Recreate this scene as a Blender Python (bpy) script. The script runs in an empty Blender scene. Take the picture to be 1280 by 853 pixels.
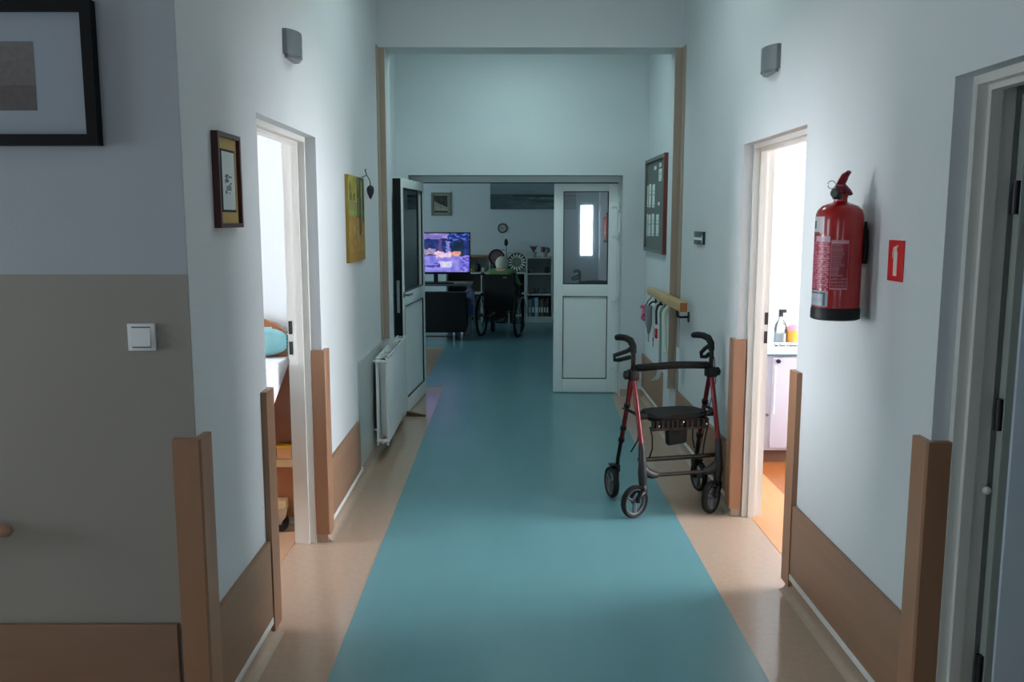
import bpy, bmesh, math, random
from mathutils import Vector, Matrix
R = math.radians
random.seed(7)
scene = bpy.context.scene
C = scene.collection

# ------------------------------------------------------------------ camera
cam_d = bpy.data.cameras.new('camera')
cam = bpy.data.objects.new('camera', cam_d)
C.objects.link(cam)
cam.location = (0, 0, 1.6)
cam.rotation_euler = (math.pi/2 - math.atan(151.5/1100), 0, -0.0027)
cam_d.sensor_width = 36
cam_d.lens = 36*1100/1280
cam_d.clip_start = 0.02
scene.camera = cam

# ------------------------------------------------------------------ world, exposure
w = bpy.data.worlds.new('sky')
scene.world = w
w.use_nodes = True
w.node_tree.nodes['Background'].inputs[0].default_value = (0.62, 0.78, 1, 1)
w.node_tree.nodes['Background'].inputs[1].default_value = 0.6
vs = scene.view_settings
vs.view_transform = 'Standard'
vs.look = 'None'
vs.gamma = 1
vs.use_curve_mapping = False
vs.exposure = 0.0
# light given off by the daylit windows and two added, unseen ceiling lamps
E_BEDROOM = 62.0      # left bedroom window
E_WARD = 54.0         # right bedroom window
E_REAR = 11.0          # windows of the hall behind the camera
E_SIDE = 11.5         # hall window on the left, out of the frame
E_LOUNGE = 7.0        # living room window
E_LOBBY = 13.0         # added unseen lamp between beam and double door
E_CORRIDOR = 16.5     # added unseen lamp above the corridor
E_SCREEN = 0.9
scene.cycles.max_bounces = 10
scene.cycles.diffuse_bounces = 6
scene.cycles.sample_clamp_indirect = 6
scene.cycles.caustics_reflective = False
scene.cycles.caustics_refractive = False

# ------------------------------------------------------------------ materials
def lin(c):
    return tuple((x/12.92 if x <= 0.04045 else ((x+0.055)/1.055)**2.4) for x in c)

def mat(name, rgb, rough=0.5, metal=0.0, var=0.0, scale=8, stretch=(1, 1, 1), bump=0.0, bscale=60, spec=0.5, second=None, coat=0):
    """sRGB colour, optional procedural variation and fine relief"""
    m = bpy.data.materials.new(name)
    m.use_nodes = True
    nt = m.node_tree
    b = nt.nodes['Principled BSDF']
    c = lin(rgb)
    b.inputs['Base Color'].default_value = (*c, 1)
    b.inputs['Roughness'].default_value = rough
    b.inputs['Metallic'].default_value = metal
    b.inputs['Specular IOR Level'].default_value = spec
    b.inputs['Coat Weight'].default_value = coat
    if var or bump:
        tc = nt.nodes.new('ShaderNodeTexCoord')
        mp = nt.nodes.new('ShaderNodeMapping')
        mp.inputs['Scale'].default_value = stretch
        nt.links.new(tc.outputs['Object'], mp.inputs['Vector'])
    if var:
        n = nt.nodes.new('ShaderNodeTexNoise')
        n.inputs['Scale'].default_value = scale
        n.inputs['Detail'].default_value = 5
        nt.links.new(mp.outputs['Vector'], n.inputs['Vector'])
        r = nt.nodes.new('ShaderNodeValToRGB')
        c2 = lin(second) if second else tuple(min(1, x*(1+var)) for x in c)
        c1 = tuple(x*(1-var) for x in c)
        r.color_ramp.elements[0].position = 0.3
        r.color_ramp.elements[1].position = 0.72
        r.color_ramp.elements[0].color = (*c1, 1)
        r.color_ramp.elements[1].color = (*c2, 1)
        nt.links.new(n.outputs['Fac'], r.inputs['Fac'])
        nt.links.new(r.outputs['Color'], b.inputs['Base Color'])
    if bump:
        n2 = nt.nodes.new('ShaderNodeTexNoise')
        n2.inputs['Scale'].default_value = bscale
        nt.links.new(mp.outputs['Vector'], n2.inputs['Vector'])
        bp = nt.nodes.new('ShaderNodeBump')
        bp.inputs['Strength'].default_value = bump
        bp.inputs['Distance'].default_value = 0.01
        nt.links.new(n2.outputs['Fac'], bp.inputs['Height'])
        nt.links.new(bp.outputs['Normal'], b.inputs['Normal'])
    return m

def emit(name, rgb, s):
    m = bpy.data.materials.new(name)
    m.use_nodes = True
    nt = m.node_tree
    nt.nodes.remove(nt.nodes['Principled BSDF'])
    e = nt.nodes.new('ShaderNodeEmission')
    e.inputs[0].default_value = (*rgb, 1)
    e.inputs[1].default_value = s
    nt.links.new(e.outputs[0], nt.nodes['Material Output'].inputs[0])
    return m

def glass(name, tint=(0.9, 0.95, 0.95), refl=0.12, rough=0.02):
    m = bpy.data.materials.new(name)
    m.use_nodes = True
    nt = m.node_tree
    nt.nodes.remove(nt.nodes['Principled BSDF'])
    t = nt.nodes.new('ShaderNodeBsdfTransparent'); t.inputs[0].default_value = (*tint, 1)
    g = nt.nodes.new('ShaderNodeBsdfGlossy'); g.inputs['Roughness'].default_value = rough
    x = nt.nodes.new('ShaderNodeMixShader')
    lw = nt.nodes.new('ShaderNodeLayerWeight'); lw.inputs[0].default_value = 0.35
    ma = nt.nodes.new('ShaderNodeMath'); ma.operation = 'ADD'; ma.use_clamp = True
    ma.inputs[1].default_value = refl
    nt.links.new(lw.outputs['Fresnel'], ma.inputs[0])
    nt.links.new(ma.outputs[0], x.inputs[0])
    nt.links.new(t.outputs[0], x.inputs[1])
    nt.links.new(g.outputs[0], x.inputs[2])
    nt.links.new(x.outputs[0], nt.nodes['Material Output'].inputs[0])
    return m

def printed(name, rough=0.5, emission=0.0):
    """flat print or screen whose colours are stored on the mesh"""
    m = bpy.data.materials.new(name)
    m.use_nodes = True
    nt = m.node_tree
    b = nt.nodes['Principled BSDF']
    a = nt.nodes.new('ShaderNodeVertexColor'); a.layer_name = 'print'
    b.inputs['Roughness'].default_value = rough
    if emission:
        b.inputs['Base Color'].default_value = (0.01, 0.01, 0.01, 1)
        nt.links.new(a.outputs[0], b.inputs['Emission Color'])
        b.inputs['Emission Strength'].default_value = emission
    else:
        nt.links.new(a.outputs[0], b.inputs['Base Color'])
    return m

PAINT = (0.81, 0.835, 0.845)
m_wall = mat('wall_paint', PAINT, 0.75, bump=0.06, bscale=90, var=0.02, scale=2)
m_ceil = mat('ceiling_paint', (0.82, 0.83, 0.82), 0.9)
m_nwall_u = mat('grey_blue_wall_paint', (0.68, 0.70, 0.725), 0.75, var=0.03, scale=2, bump=0.06, bscale=90)
m_nwall_l = mat('beige_gloss_wall_paint', (0.585, 0.56, 0.53), 0.55, var=0.03, scale=2, bump=0.04, bscale=90)
m_tan = mat('tan_vinyl', (0.69, 0.60, 0.53), 0.13, var=0.05, scale=40, spec=0.5)
m_teal = mat('teal_vinyl', (0.39, 0.57, 0.60), 0.24, var=0.035, scale=5, stretch=(1, 0.25, 1), spec=0.5)
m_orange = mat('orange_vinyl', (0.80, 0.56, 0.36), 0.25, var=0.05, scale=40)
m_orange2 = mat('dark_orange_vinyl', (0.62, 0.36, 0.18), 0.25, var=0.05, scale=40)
m_cove = mat('cove_vinyl', (0.67, 0.59, 0.52), 0.25, var=0.05, scale=40)
m_wood = mat('beech_laminate', (0.61, 0.45, 0.34), 0.42, var=0.08, scale=3.5, stretch=(6, 6, 0.5))
m_woodp = mat('beech_panel', (0.57, 0.44, 0.35), 0.5, var=0.07, spec=0.35, scale=3.5, stretch=(1, 0.4, 7))
m_woodd = mat('portal_wood', (0.66, 0.60, 0.54), 0.5, var=0.08, scale=3, stretch=(6, 6, 0.4))
m_rail = mat('pale_rail_wood', (0.76, 0.63, 0.42), 0.4, var=0.10, scale=3, stretch=(8, 0.5, 8))
m_railend = mat('rail_end_grain', (0.66, 0.40, 0.20), 0.5, var=0.12, scale=30)
m_frame = mat('white_door_paint', (0.86, 0.86, 0.84), 0.4)
m_frame2 = mat('door_leaf_paint', (0.80, 0.85, 0.90), 0.35)
m_pvc = mat('white_plastic_profile', (0.93, 0.95, 0.95), 0.3)
m_rad = mat('radiator_enamel', (0.94, 0.95, 0.95), 0.3)
m_sheet = mat('grey_wall_sheet', (0.74, 0.77, 0.76), 0.25, metal=0.25)
m_black = mat('black_plastic', (0.03, 0.035, 0.04), 0.45, spec=0.35)
m_rubber = mat('black_rubber', (0.04, 0.045, 0.05), 0.65, spec=0.3)
m_fabric = mat('black_fabric', (0.035, 0.04, 0.045), 0.85, bump=0.3, bscale=300)
m_blackw = mat('black_lacquer', (0.03, 0.035, 0.05), 0.55, spec=0.2)
m_dgrey = mat('dark_grey_plastic', (0.11, 0.12, 0.135), 0.5)
m_grey = mat('grey_rim', (0.34, 0.36, 0.38), 0.5)
m_lampg = mat('grey_lamp_metal', (0.50, 0.53, 0.55), 0.35, metal=0.5)
m_steel = mat('steel', (0.72, 0.73, 0.74), 0.25, metal=1)
m_bronze = mat('bronze_tube', (0.17, 0.155, 0.13), 0.4, metal=0.4)
m_strike = mat('dark_strike_steel', (0.22, 0.22, 0.23), 0.4, metal=0.8)
m_red = mat('crimson_frame_paint', (0.46, 0.05, 0.11), 0.3, metal=0.2, coat=0.2)
m_redx = mat('extinguisher_red', (0.66, 0.055, 0.07), 0.25, coat=0.3)
m_signr = mat('sign_red', (0.80, 0.10, 0.12), 0.4)
m_white = mat('white_plastic', (0.88, 0.89, 0.89), 0.35)
m_linen = mat('white_linen', (0.92, 0.92, 0.93), 0.85, bump=0.25, bscale=12)
m_tealcloth = mat('teal_pillowcase', (0.50, 0.70, 0.72), 0.85, var=0.08, scale=20)
m_bedwood = mat('orange_beech', (0.56, 0.35, 0.22), 0.4, var=0.10, scale=3, stretch=(1, 6, 0.6))
m_cream = mat('cream_wood', (0.86, 0.78, 0.60), 0.5)
m_paper = mat('white_paper', (0.86, 0.89, 0.87), 0.8)
m_board = mat('grey_felt', (0.40, 0.43, 0.42), 0.9, bump=0.2, bscale=200)
m_boardf = mat('reddish_wood_frame', (0.44, 0.22, 0.18), 0.4, var=0.1, scale=4)
m_picf = mat('dark_red_frame_wood', (0.30, 0.13, 0.14), 0.35, var=0.1, scale=6)
m_gold = mat('tan_mount', (0.72, 0.62, 0.38), 0.7, var=0.04, scale=60)
m_mat = mat('pale_mount_card', (0.62, 0.65, 0.69), 0.8)
m_pane = glass('door_glass', (0.88, 0.95, 0.95), 0.34)
m_pglass = glass('picture_glass', (0.97, 0.97, 0.97), 0.02)
m_bottle = glass('clear_plastic', (0.98, 0.99, 1.0), 0.0)
m_skin = mat('skin', (0.80, 0.62, 0.54), 0.6)
m_hair = mat('white_hair', (0.78, 0.77, 0.70), 0.8, bump=0.5, bscale=120)
m_green = mat('green_cotton', (0.38, 0.52, 0.32), 0.9)
m_trou = mat('dark_trousers', (0.12, 0.13, 0.17), 0.9)
m_pink = mat('pink_petals', (0.82, 0.38, 0.55), 0.7)
m_leaf = mat('dark_leaf', (0.14, 0.25, 0.17), 0.6)
m_print = printed('flat_print', 0.55)
m_printg = printed('glossy_label_print', 0.35)
m_screen = printed('lit_screen', 0.3, E_SCREEN)

# ------------------------------------------------------------------ mesh helpers
def frame_of(d):
    d = d.normalized()
    up = Vector((0, 0, 1)) if abs(d.z) < 0.9 else Vector((0, 1, 0))
    a = d.cross(up).normalized()
    return a, a.cross(d).normalized()

class MB:
    def __init__(self):
        self.bm = bmesh.new()
    def box(self, x0, x1, y0, y1, z0, z1, bev=0, rot=None):
        x0, x1 = min(x0, x1), max(x0, x1); y0, y1 = min(y0, y1), max(y0, y1); z0, z1 = min(z0, z1), max(z0, z1)
        b = self.bm
        v = [b.verts.new((x, y, z)) for z in (z0, z1) for y in (y0, y1) for x in (x0, x1)]
        f = [b.faces.new([v[i] for i in q]) for q in ((0, 2, 3, 1), (4, 5, 7, 6), (0, 1, 5, 4), (2, 6, 7, 3), (0, 4, 6, 2), (1, 3, 7, 5))]
        if bev:
            es = list({e for q in f for e in q.edges})
            r = bmesh.ops.bevel(b, geom=es, offset=min(bev, 0.45*min(x1-x0, y1-y0, z1-z0)), segments=2, affect='EDGES', profile=0.6)
        if rot:
            c = Vector(((x0+x1)/2, (y0+y1)/2, (z0+z1)/2))
            vs = {vv for q in (r['faces'] if bev else f) for vv in q.verts} | {vv for vv in v if vv.is_valid}
            if bev:
                vs = set()
                for q in r['faces']:
                    vs |= set(q.verts)
            bmesh.ops.rotate(b, cent=c, matrix=rot, verts=list(vs))
        return self
    def tube(self, pts, r, seg=10, closed=False, radii=None, caps=True, squash=None):
        b = self.bm
        P = [Vector(p) for p in pts]
        n = len(P)
        rings = []
        a = None
        for i, p in enumerate(P):
            if closed:
                d = (P[(i+1) % n]-P[i-1])
            else:
                d = P[min(i+1, n-1)]-P[max(i-1, 0)]
            d = d.normalized()
            if a is None:
                a, c = frame_of(d)
            else:
                a = (a - d*a.dot(d))
                a = a.normalized() if a.length > 1e-6 else frame_of(d)[0]
            c = d.cross(a).normalized()
            rr = radii[i] if radii else r
            ring = []
            for k in range(seg):
                t = 2*math.pi*k/seg
                ring.append(b.verts.new(p + a*math.cos(t)*rr*(squash[0] if squash else 1) + c*math.sin(t)*rr*(squash[1] if squash else 1)))
            rings.append(ring)
        for i in range(n if closed else n-1):
            A, B = rings[i], rings[(i+1) % n]
            for k in range(seg):
                b.faces.new((A[k], A[(k+1) % seg], B[(k+1) % seg], B[k]))
        if caps and not closed:
            b.faces.new(list(reversed(rings[0])))
            b.faces.new(rings[-1])
        return self
    def lathe(self, prof, c=(0, 0, 0), axis=(0, 0, 1), seg=24, close=False):
        """profile of (radius, height) spun about an axis through c"""
        b = self.bm
        ax = Vector(axis).normalized()
        u, v = frame_of(ax)
        c = Vector(c)
        rings = []
        for (r, h) in prof:
            if r < 1e-6:
                rings.append([b.verts.new(c+ax*h)])
            else:
                rings.append([b.verts.new(c+ax*h+(u*math.cos(2*math.pi*k/seg)+v*math.sin(2*math.pi*k/seg))*r) for k in range(seg)])
        pairs = list(zip(rings[:-1], rings[1:]))
        if close:
            pairs.append((rings[-1], rings[0]))
        for A, B in pairs:
            for k in range(seg):
                k2 = (k+1) % seg
                if len(A) == 1 and len(B) == 1:
                    continue
                if len(A) == 1:
                    b.faces.new((A[0], B[k2], B[k]))
                elif len(B) == 1:
                    b.faces.new((A[k], A[k2], B[0]))
                else:
                    b.faces.new((A[k], A[k2], B[k2], B[k]))
        return self
    def prism(self, poly, ax, a0, a1):
        """polygon extruded along axis ax ('x': poly is (y,z); 'y': (x,z); 'z': (x,y))"""
        b = self.bm
        def P(p, a):
            return {'x': (a, p[0], p[1]), 'y': (p[0], a, p[1]), 'z': (p[0], p[1], a)}[ax]
        A = [b.verts.new(P(p, a0)) for p in poly]
        B = [b.verts.new(P(p, a1)) for p in poly]
        n = len(poly)
        b.faces.new(A); b.faces.new(list(reversed(B)))
        for i in range(n):
            b.faces.new((A[i], B[i], B[(i+1) % n], A[(i+1) % n]))
        return self
    def ball(self, c, r, seg=14, ring=9):
        rx, ry, rz = (r, r, r) if not hasattr(r, '__len__') else r
        m = Matrix.Translation(c) @ Matrix.Diagonal((rx, ry, rz, 1))
        bmesh.ops.create_uvsphere(self.bm, u_segments=seg, v_segments=ring, radius=1, matrix=m)
        return self
    def xf(self, m):
        self.bm.transform(m); return self
    def build(self, name, m, parent=None, local=False, angle=38, origin=None):
        b = self.bm
        bmesh.ops.recalc_face_normals(b, faces=b.faces)
        loc = None
        if parent is not None:
            if not local:
                b.transform(MATS[parent.name].inverted())
        elif origin != 'world':
            xs = [v.co for v in b.verts]
            loc = Vector(((min(v.x for v in xs)+max(v.x for v in xs))/2, (min(v.y for v in xs)+max(v.y for v in xs))/2, min(v.z for v in xs)))
            b.transform(Matrix.Translation(-loc))
        me = bpy.data.meshes.new(name)
        b.to_mesh(me); b.free()
        for p in me.polygons:
            p.use_smooth = True
        me.set_sharp_from_angle(angle=R(angle))
        me.materials.append(m)
        o = bpy.data.objects.new(name, me)
        C.objects.link(o)
        if parent is not None:
            o.parent = parent
            MATS[o.name] = MATS[parent.name].copy()
        else:
            if loc is not None:
                o.location = loc
            MATS[o.name] = Matrix.Translation(loc) if loc is not None else Matrix.Identity(4)
        return o
MATS = {}

def tag(o, label, cat, group=None, kind=None):
    o['label'] = label; o['category'] = cat
    if group: o['group'] = group
    if kind: o['kind'] = kind
    return o

def thing(name, label, cat, loc=(0, 0, 0), rz=0, group=None):
    o = bpy.data.objects.new(name, None)
    o.empty_display_size = 0.1
    o.location = loc; o.rotation_euler = (0, 0, rz)
    C.objects.link(o)
    MATS[o.name] = Matrix.Translation(loc) @ Matrix.Rotation(rz, 4, 'Z')
    return tag(o, label, cat, group)

def struct(name, mb, m, parent=None):
    o = mb.build(name, m, parent, origin='world')
    o['kind'] = 'structure'
    return o

def root_struct(name, loc=(0, 0, 0), rz=0):
    o = bpy.data.objects.new(name, None)
    o.location = loc; o.rotation_euler = (0, 0, rz); o['kind'] = 'structure'
    C.objects.link(o)
    MATS[o.name] = Matrix.Translation(loc) @ Matrix.Rotation(rz, 4, 'Z')
    return o

def bx(*a, **k):
    return MB().box(*a, **k)

def canvas(name, origin, u, v, nx, ny, fn, m, parent=None, curve=None):
    """a flat printed picture: nx by ny coloured cells spanning origin + u, v; fn(s,t) -> sRGB (t=0 bottom)"""
    me = bpy.data.meshes.new(name)
    O, U, V = Vector(origin), Vector(u), Vector(v)
    inv = MATS[parent.name].inverted() if parent is not None else Matrix.Identity(4)
    vs = []
    for j in range(ny+1):
        for i in range(nx+1):
            s, t = i/nx, j/ny
            p = curve(s, t) if curve else O+U*s+V*t
            vs.append(inv @ Vector(p))
    fs = [(j*(nx+1)+i, j*(nx+1)+i+1, (j+1)*(nx+1)+i+1, (j+1)*(nx+1)+i) for j in range(ny) for i in range(nx)]
    me.from_pydata(vs, [], fs)
    ca = me.color_attributes.new('print', 'FLOAT_COLOR', 'CORNER')
    k = 0
    for j in range(ny):
        for i in range(nx):
            c = lin(tuple(max(0, min(1, q)) for q in fn((i+.5)/nx, (j+.5)/ny)))
            for _ in range(4):
                ca.data[k].color = (*c, 1); k += 1
    me.materials.append(m)
    o = bpy.data.objects.new(name, me)
    C.objects.link(o)
    if parent is not None:
        o.parent = parent
        MATS[o.name] = MATS[parent.name].copy()
    return o

def h2(a, b):
    return (math.sin(a*127.1+b*311.7)*43758.5453) % 1
def vn(x, y):
    xi, yi = math.floor(x), math.floor(y); fx, fy = x-xi, y-yi
    fx = fx*fx*(3-2*fx); fy = fy*fy*(3-2*fy)
    return (h2(xi, yi)*(1-fx)+h2(xi+1, yi)*fx)*(1-fy)+(h2(xi, yi+1)*(1-fx)+h2(xi+1, yi+1)*fx)*fy
def mix(a, b, t):
    t = max(0, min(1, t))
    return tuple(p*(1-t)+q*t for p, q in zip(a, b))

# ------------------------------------------------------------------ main dimensions
XL, XR = -0.915, 1.21            # corridor walls
YN = 2.5                         # wall end facing the camera, left
YP, YP2 = 6.32, 6.57             # dropped beam
XV = -0.99                       # lobby left wall
YE, YE2 = 7.85, 8.2              # end wall
ZC = 3.25                        # ceiling
T = 0.155                        # thickness of corridor walls at the doors
DL0, DL1 = 3.26, 4.24            # left doorway
DR0, DR1 = 3.66, 4.63            # right doorway
DN0, DN1 = 1.46, 2.46            # near right doorway
ZD = 1.985
YB = 14.15                       # living room back wall

# ------------------------------------------------------------------ floors
struct('floor', bx(-6.2, 6.2, -5.2, 14.3, -0.12, 0), m_tan)
t = MB()
t.prism([(-0.636, -5.0), (0.907, -5.0), (0.907, 7.1), (0.915, 7.5), (0.955, 8.08), (0.955, 8.39), (-0.64, 8.39)], 'z', -0.03, 0.0012)
struct('floor', t, m_teal)
t = MB()
t.prism([(-5.0, 8.39), (4.0, 8.39), (4.0, YB), (-5.0, YB), (-5.0, 11.06), (-0.823, 11.06), (-0.828, 8.98), (-5.0, 8.98)], 'z', -0.03, 0.0012)
struct('floor', t, m_teal)
struct('floor', bx(-5.0, XL-T-0.005, YN+0.12, 4.5, -0.03, 0.0014), mat('pale_orange_vinyl', (0.70, 0.56, 0.45), 0.25, var=0.05, scale=40))
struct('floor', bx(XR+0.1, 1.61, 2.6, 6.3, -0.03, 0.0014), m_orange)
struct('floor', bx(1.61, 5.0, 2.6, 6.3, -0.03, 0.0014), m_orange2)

# ------------------------------------------------------------------ walls
def wall_with_doors(xa, xb, y0, y1, doors, z1=ZC):
    m = MB()
    y = y0
    for (a, b) in doors:
        if a > y: m.box(xa, xb, y, a, 0, z1)
        m.box(xa, xb, a, b, ZD, z1)
        y = b
    m.box(xa, xb, y, y1, 0, z1)
    return m
struct('wall_left', wall_with_doors(XL-T, XL, YN+0.01, YP, [(DL0, DL1)]), m_wall)
struct('wall_right', wall_with_doors(XR, XR+T, DN0-0.02, YE+0.3, [(DN0, DN1), (DR0, DR1)]), m_wall)
# the wall end facing the camera carries two paints that meet at 1.447 m
struct('wall_near', bx(-5.0, XL-0.0005, YN, YN+0.12, 1.447, ZC), m_nwall_u)
struct('wall_near', bx(-5.0, XL-0.0005, YN-0.001, YN+0.12, 0, 1.447), m_nwall_l)
# beam and its two shallow piers
struct('wall_beam', bx(XL-T, XR+T, YP, YP2, 2.785, ZC), m_wall)
struct('wall_left', bx(XV-0.12, XL+0.045, YP, YP2, 0, 2.785), m_wall)
struct('wall_right', bx(XR-0.045, XR+0.001, YP, YP2, 0, 2.785), m_wall)
struct('wall_left', bx(XV-0.12, XV, YP2, YE, 0, ZC), m_wall)
ew = MB()
ew.box(XV-0.12, -0.89, YE, YE2, 0, ZC).box(1.0, XR+0.05, YE, YE2, 0, ZC).box(-0.89, 1.0, YE, YE2, 1.99, ZC)
struct('wall_end', ew, m_wall)
# living room
struct('wall_back', bx(-5.2, 4.2, YB, YB+0.15, 0, ZC), m_wall)
lf = MB(); lf.box(-5.2, XV-0.12, YE2-0.1, YE2, 0, ZC).box(XR+0.05, 4.2, YE2-0.1, YE2, 0, ZC)
struct('wall_front', lf, m_wall)
lw = MB(); lw.box(-5.15, -5.0, YE2, 9.2, 0, ZC).box(-5.15, -5.0, 12.4, YB, 0, ZC).box(-5.15, -5.0, 9.2, 12.4, 0, 0.9).box(-5.15, -5.0, 9.2, 12.4, 2.4, ZC)
struct('wall_left', lw, m_wall)
struct('wall_right', bx(4.0, 4.15, YE2, YB, 0, ZC), m_wall)
# left bedroom
struct('wall_back', bx(-5.0, XL-T, 4.5, 4.62, 0, ZC), m_wall)
b = MB(); b.box(-5.15, -5.0, YN, 2.85, 0, ZC).box(-5.15, -5.0, 4.35, 4.62, 0, ZC).box(-5.15, -5.0, 2.85, 4.35, 0, 0.85).box(-5.15, -5.0, 2.85, 4.35, 2.35, ZC)
struct('wall_left', b, m_wall)
# right bedroom
struct('wall_back', bx(XR+T, 5.0, 6.3, 6.42, 0, ZC), m_wall)
struct('wall_front', bx(XR+T, 5.0, 2.5, 2.62, 0, ZC), m_wall)
b = MB(); b.box(5.0, 5.15, 2.5, 3.4, 0, ZC).box(5.0, 5.15, 5.2, 6.42, 0, ZC).box(5.0, 5.15, 3.4, 5.2, 0, 0.85).box(5.0, 5.15, 3.4, 5.2, 2.35, ZC)
struct('wall_right', b, m_wall)
# small room behind the near right door, and the hall behind the camera
struct('wall_back', bx(XR+T, 3.6, 0.4, 0.5, 0, ZC), m_wall)
struct('wall_right', bx(3.5, 3.6, 0.5, 2.5, 0, ZC), m_wall)
struct('wall_right', bx(XR, XR+T, -5.0, DN0-0.02, 0, ZC), m_wall)
lw = MB(); lw.box(-5.15, -5.0, -5.0, 0.6, 0, ZC).box(-5.15, -5.0, 2.1, YN, 0, ZC).box(-5.15, -5.0, 0.6, 2.1, 0, 0.8).box(-5.15, -5.0, 0.6, 2.1, 2.3, ZC)
struct('wall_left', lw, m_wall)
b = MB(); b.box(-5.15, 0.72, -5.15, -5.0, 0, ZC).box(1.12, 1.4, -5.15, -5.0, 0, ZC).box(0.72, 1.12, -5.15, -5.0, 0, 0.70).box(0.72, 1.12, -5.15, -5.0, 2.0, ZC)
b2 = MB(); b2.box(-5.15, -3.6, -5.15, -5.0, 0, ZC).box(-2.2, 0.72, -5.15, -5.0, 0, ZC).box(1.12, 1.4, -5.15, -5.0, 0, ZC)
b2.box(0.72, 1.12, -5.15, -5.0, 0, 0.70).box(0.72, 1.12, -5.15, -5.0, 2.0, ZC).box(-3.6, -2.2, -5.15, -5.0, 0, 0.8).box(-3.6, -2.2, -5.15, -5.0, 2.2, ZC)
b.bm.free()
struct('wall_rear', b2, m_wall)
struct('ceiling', bx(-5.3, 5.3, -5.2, YB+0.2, ZC, ZC+0.1), m_ceil)

# ------------------------------------------------------------------ daylit windows
def window(n, axis, fixed, a0, a1, z0, z1, e, rgb, side, bars=1):
    r = root_struct('window_%d' % n)
    f = MB()
    fw = 0.06
    def bb(p0, p1, q0, q1, d0=-0.05, d1=0.05):
        if axis == 'x': f.box(fixed+d0, fixed+d1, p0, p1, q0, q1)
        else: f.box(p0, p1, fixed+d0, fixed+d1, q0, q1)
    bb(a0, a0+fw, z0, z1); bb(a1-fw, a1, z0, z1); bb(a0+fw, a1-fw, z0, z0+fw); bb(a0+fw, a1-fw, z1-fw, z1)
    for k in range(bars):
        c = a0+(a1-a0)*(k+1)/(bars+1)
        bb(c-0.03, c+0.03, z0+fw, z1-fw)
    f.build('window_frame', m_pvc, r)
    p = MB()
    if axis == 'x': p.box(fixed-0.004, fixed+0.004, a0+0.01, a1-0.01, z0+0.01, z1-0.01)
    else: p.box(a0+0.01, a1-0.01, fixed-0.004, fixed+0.004, z0+0.01, z1-0.01)
    p.build('window_pane', emit('daylight_pane_%d' % n, rgb, e), r)
window(1, 'x', -5.06, 2.85, 4.35, 0.85, 2.35, E_BEDROOM, (0.96, 0.955, 1.0), 1)
window(2, 'x', 5.06, 3.4, 5.2, 0.85, 2.35, E_WARD, (0.95, 0.955, 1.0), -1, 2)
window(3, 'y', -5.06, 0.72, 1.12, 0.70, 2.0, E_REAR, (0.62, 0.78, 1.0), 1, 0)
window(4, 'y', -5.06, -3.6, -2.2, 0.8, 2.2, E_REAR*0.5, (0.85, 0.92, 1.0), 1)
window(5, 'x', -5.06, 9.2, 12.4, 0.9, 2.4, E_LOUNGE, (0.66, 0.90, 1.0), 1, 2)

window(6, 'x', -5.06, 0.6, 2.1, 0.8, 2.3, E_SIDE, (0.80, 0.92, 1.0), 1, 1)

# lamps added out of view to brighten the lobby and corridor
def fill_lamp(y, drop, e, rgb):
    l = root_struct('trim_lamp', (0.1, y, ZC))
    MB().lathe([(0.0, -drop-0.005), (0.30, -drop-0.005), (0.32, -drop+0.005), (0.32, -drop+0.02), (0.012, -drop+0.03), (0.012, -0.02), (0.05, -0.015), (0.05, 0.0), (0, 0.0)], (0, 0, 0), seg=32).build('fill_lamp_body', m_white, l, local=True)
    MB().lathe([(0.0, -drop-0.085), (0.16, -drop-0.075), (0.25, -drop-0.05), (0.295, -drop-0.006), (0.0, -drop-0.006)], (0, 0, 0), seg=32).build('fill_lamp_diffuser', emit('fill_lamp_glow', rgb, e), l, local=True)
fill_lamp(6.82, 0.23, E_LOBBY, (0.70, 0.97, 0.97))
fill_lamp(4.65, 0.03, E_CORRIDOR, (0.76, 0.97, 0.99))

# ------------------------------------------------------------------ wall protection
ntrim = [0]
def trim(mb, m=m_wood):
    ntrim[0] += 1
    return struct('trim_%d' % ntrim[0], mb, m)
PT = 0.018
ZP0, ZP1 = 0.105, 0.405
def cove(poly_sign, x, y0, y1):
    s = poly_sign
    m = MB()
    m.prism([(x, 0), (x, 0.078), (x+s*0.006, 0.078), (x+s*0.006, 0.03), (x+s*0.011, 0.014), (x+s*0.022, 0.004), (x+s*0.034, 0.0008), (x+s*0.034, 0)], 'y', y0, y1)
    return m
for a, b_ in ((YN, DL0), (DL1, YP-0.001)):
    struct('baseboard_left', cove(1, XL, a, b_), m_cove)
for a, b_ in ((DN1, DR0), (DR1, YP), (YP2, YE)):
    struct('baseboard_right', cove(-1, XR, a, b_), m_cove)
struct('baseboard_right', cove(-1, XR-0.045, YP, YP2), m_cove)
m = MB(); m.prism([(YE, 0), (YE, 0.078), (YE-0.006, 0.078), (YE-0.006, 0.03), (YE-0.022, 0.004), (YE-0.034, 0)], 'x', 1.0, XR)
struct('baseboard_end', m, m_cove)
# corner pieces of the vinyl cove at the door reveals
struct('baseboard_left', bx(XL-0.055, XL+0.008, DL1-0.012, DL1+0.06, 0, 0.075, 0.004), m_cove)
struct('baseboard_right', bx(XR-0.008, XR+0.055, DR1-0.012, DR1+0.06, 0, 0.075, 0.004), m_cove)
struct('baseboard_left', bx(-5.0, XL, YN-0.008, YN-0.001, 0, 0.078), m_cove)
# white cap strip between the cove and the panels
for x_, sgn_, spans in ((XL, 1, ((YN+0.07, DL0-0.09), (DL1+0.07, 5.24))), (XR, -1, ((DN1+0.07, DR0-0.08), (DR1+0.07, 6.21), (YP2, YE-0.01)))):
    for a, b_ in spans:
        trim(bx(x_, x_+sgn_*0.0195, a, b_, 0.078, 0.104, 0.003), m_white)
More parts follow.
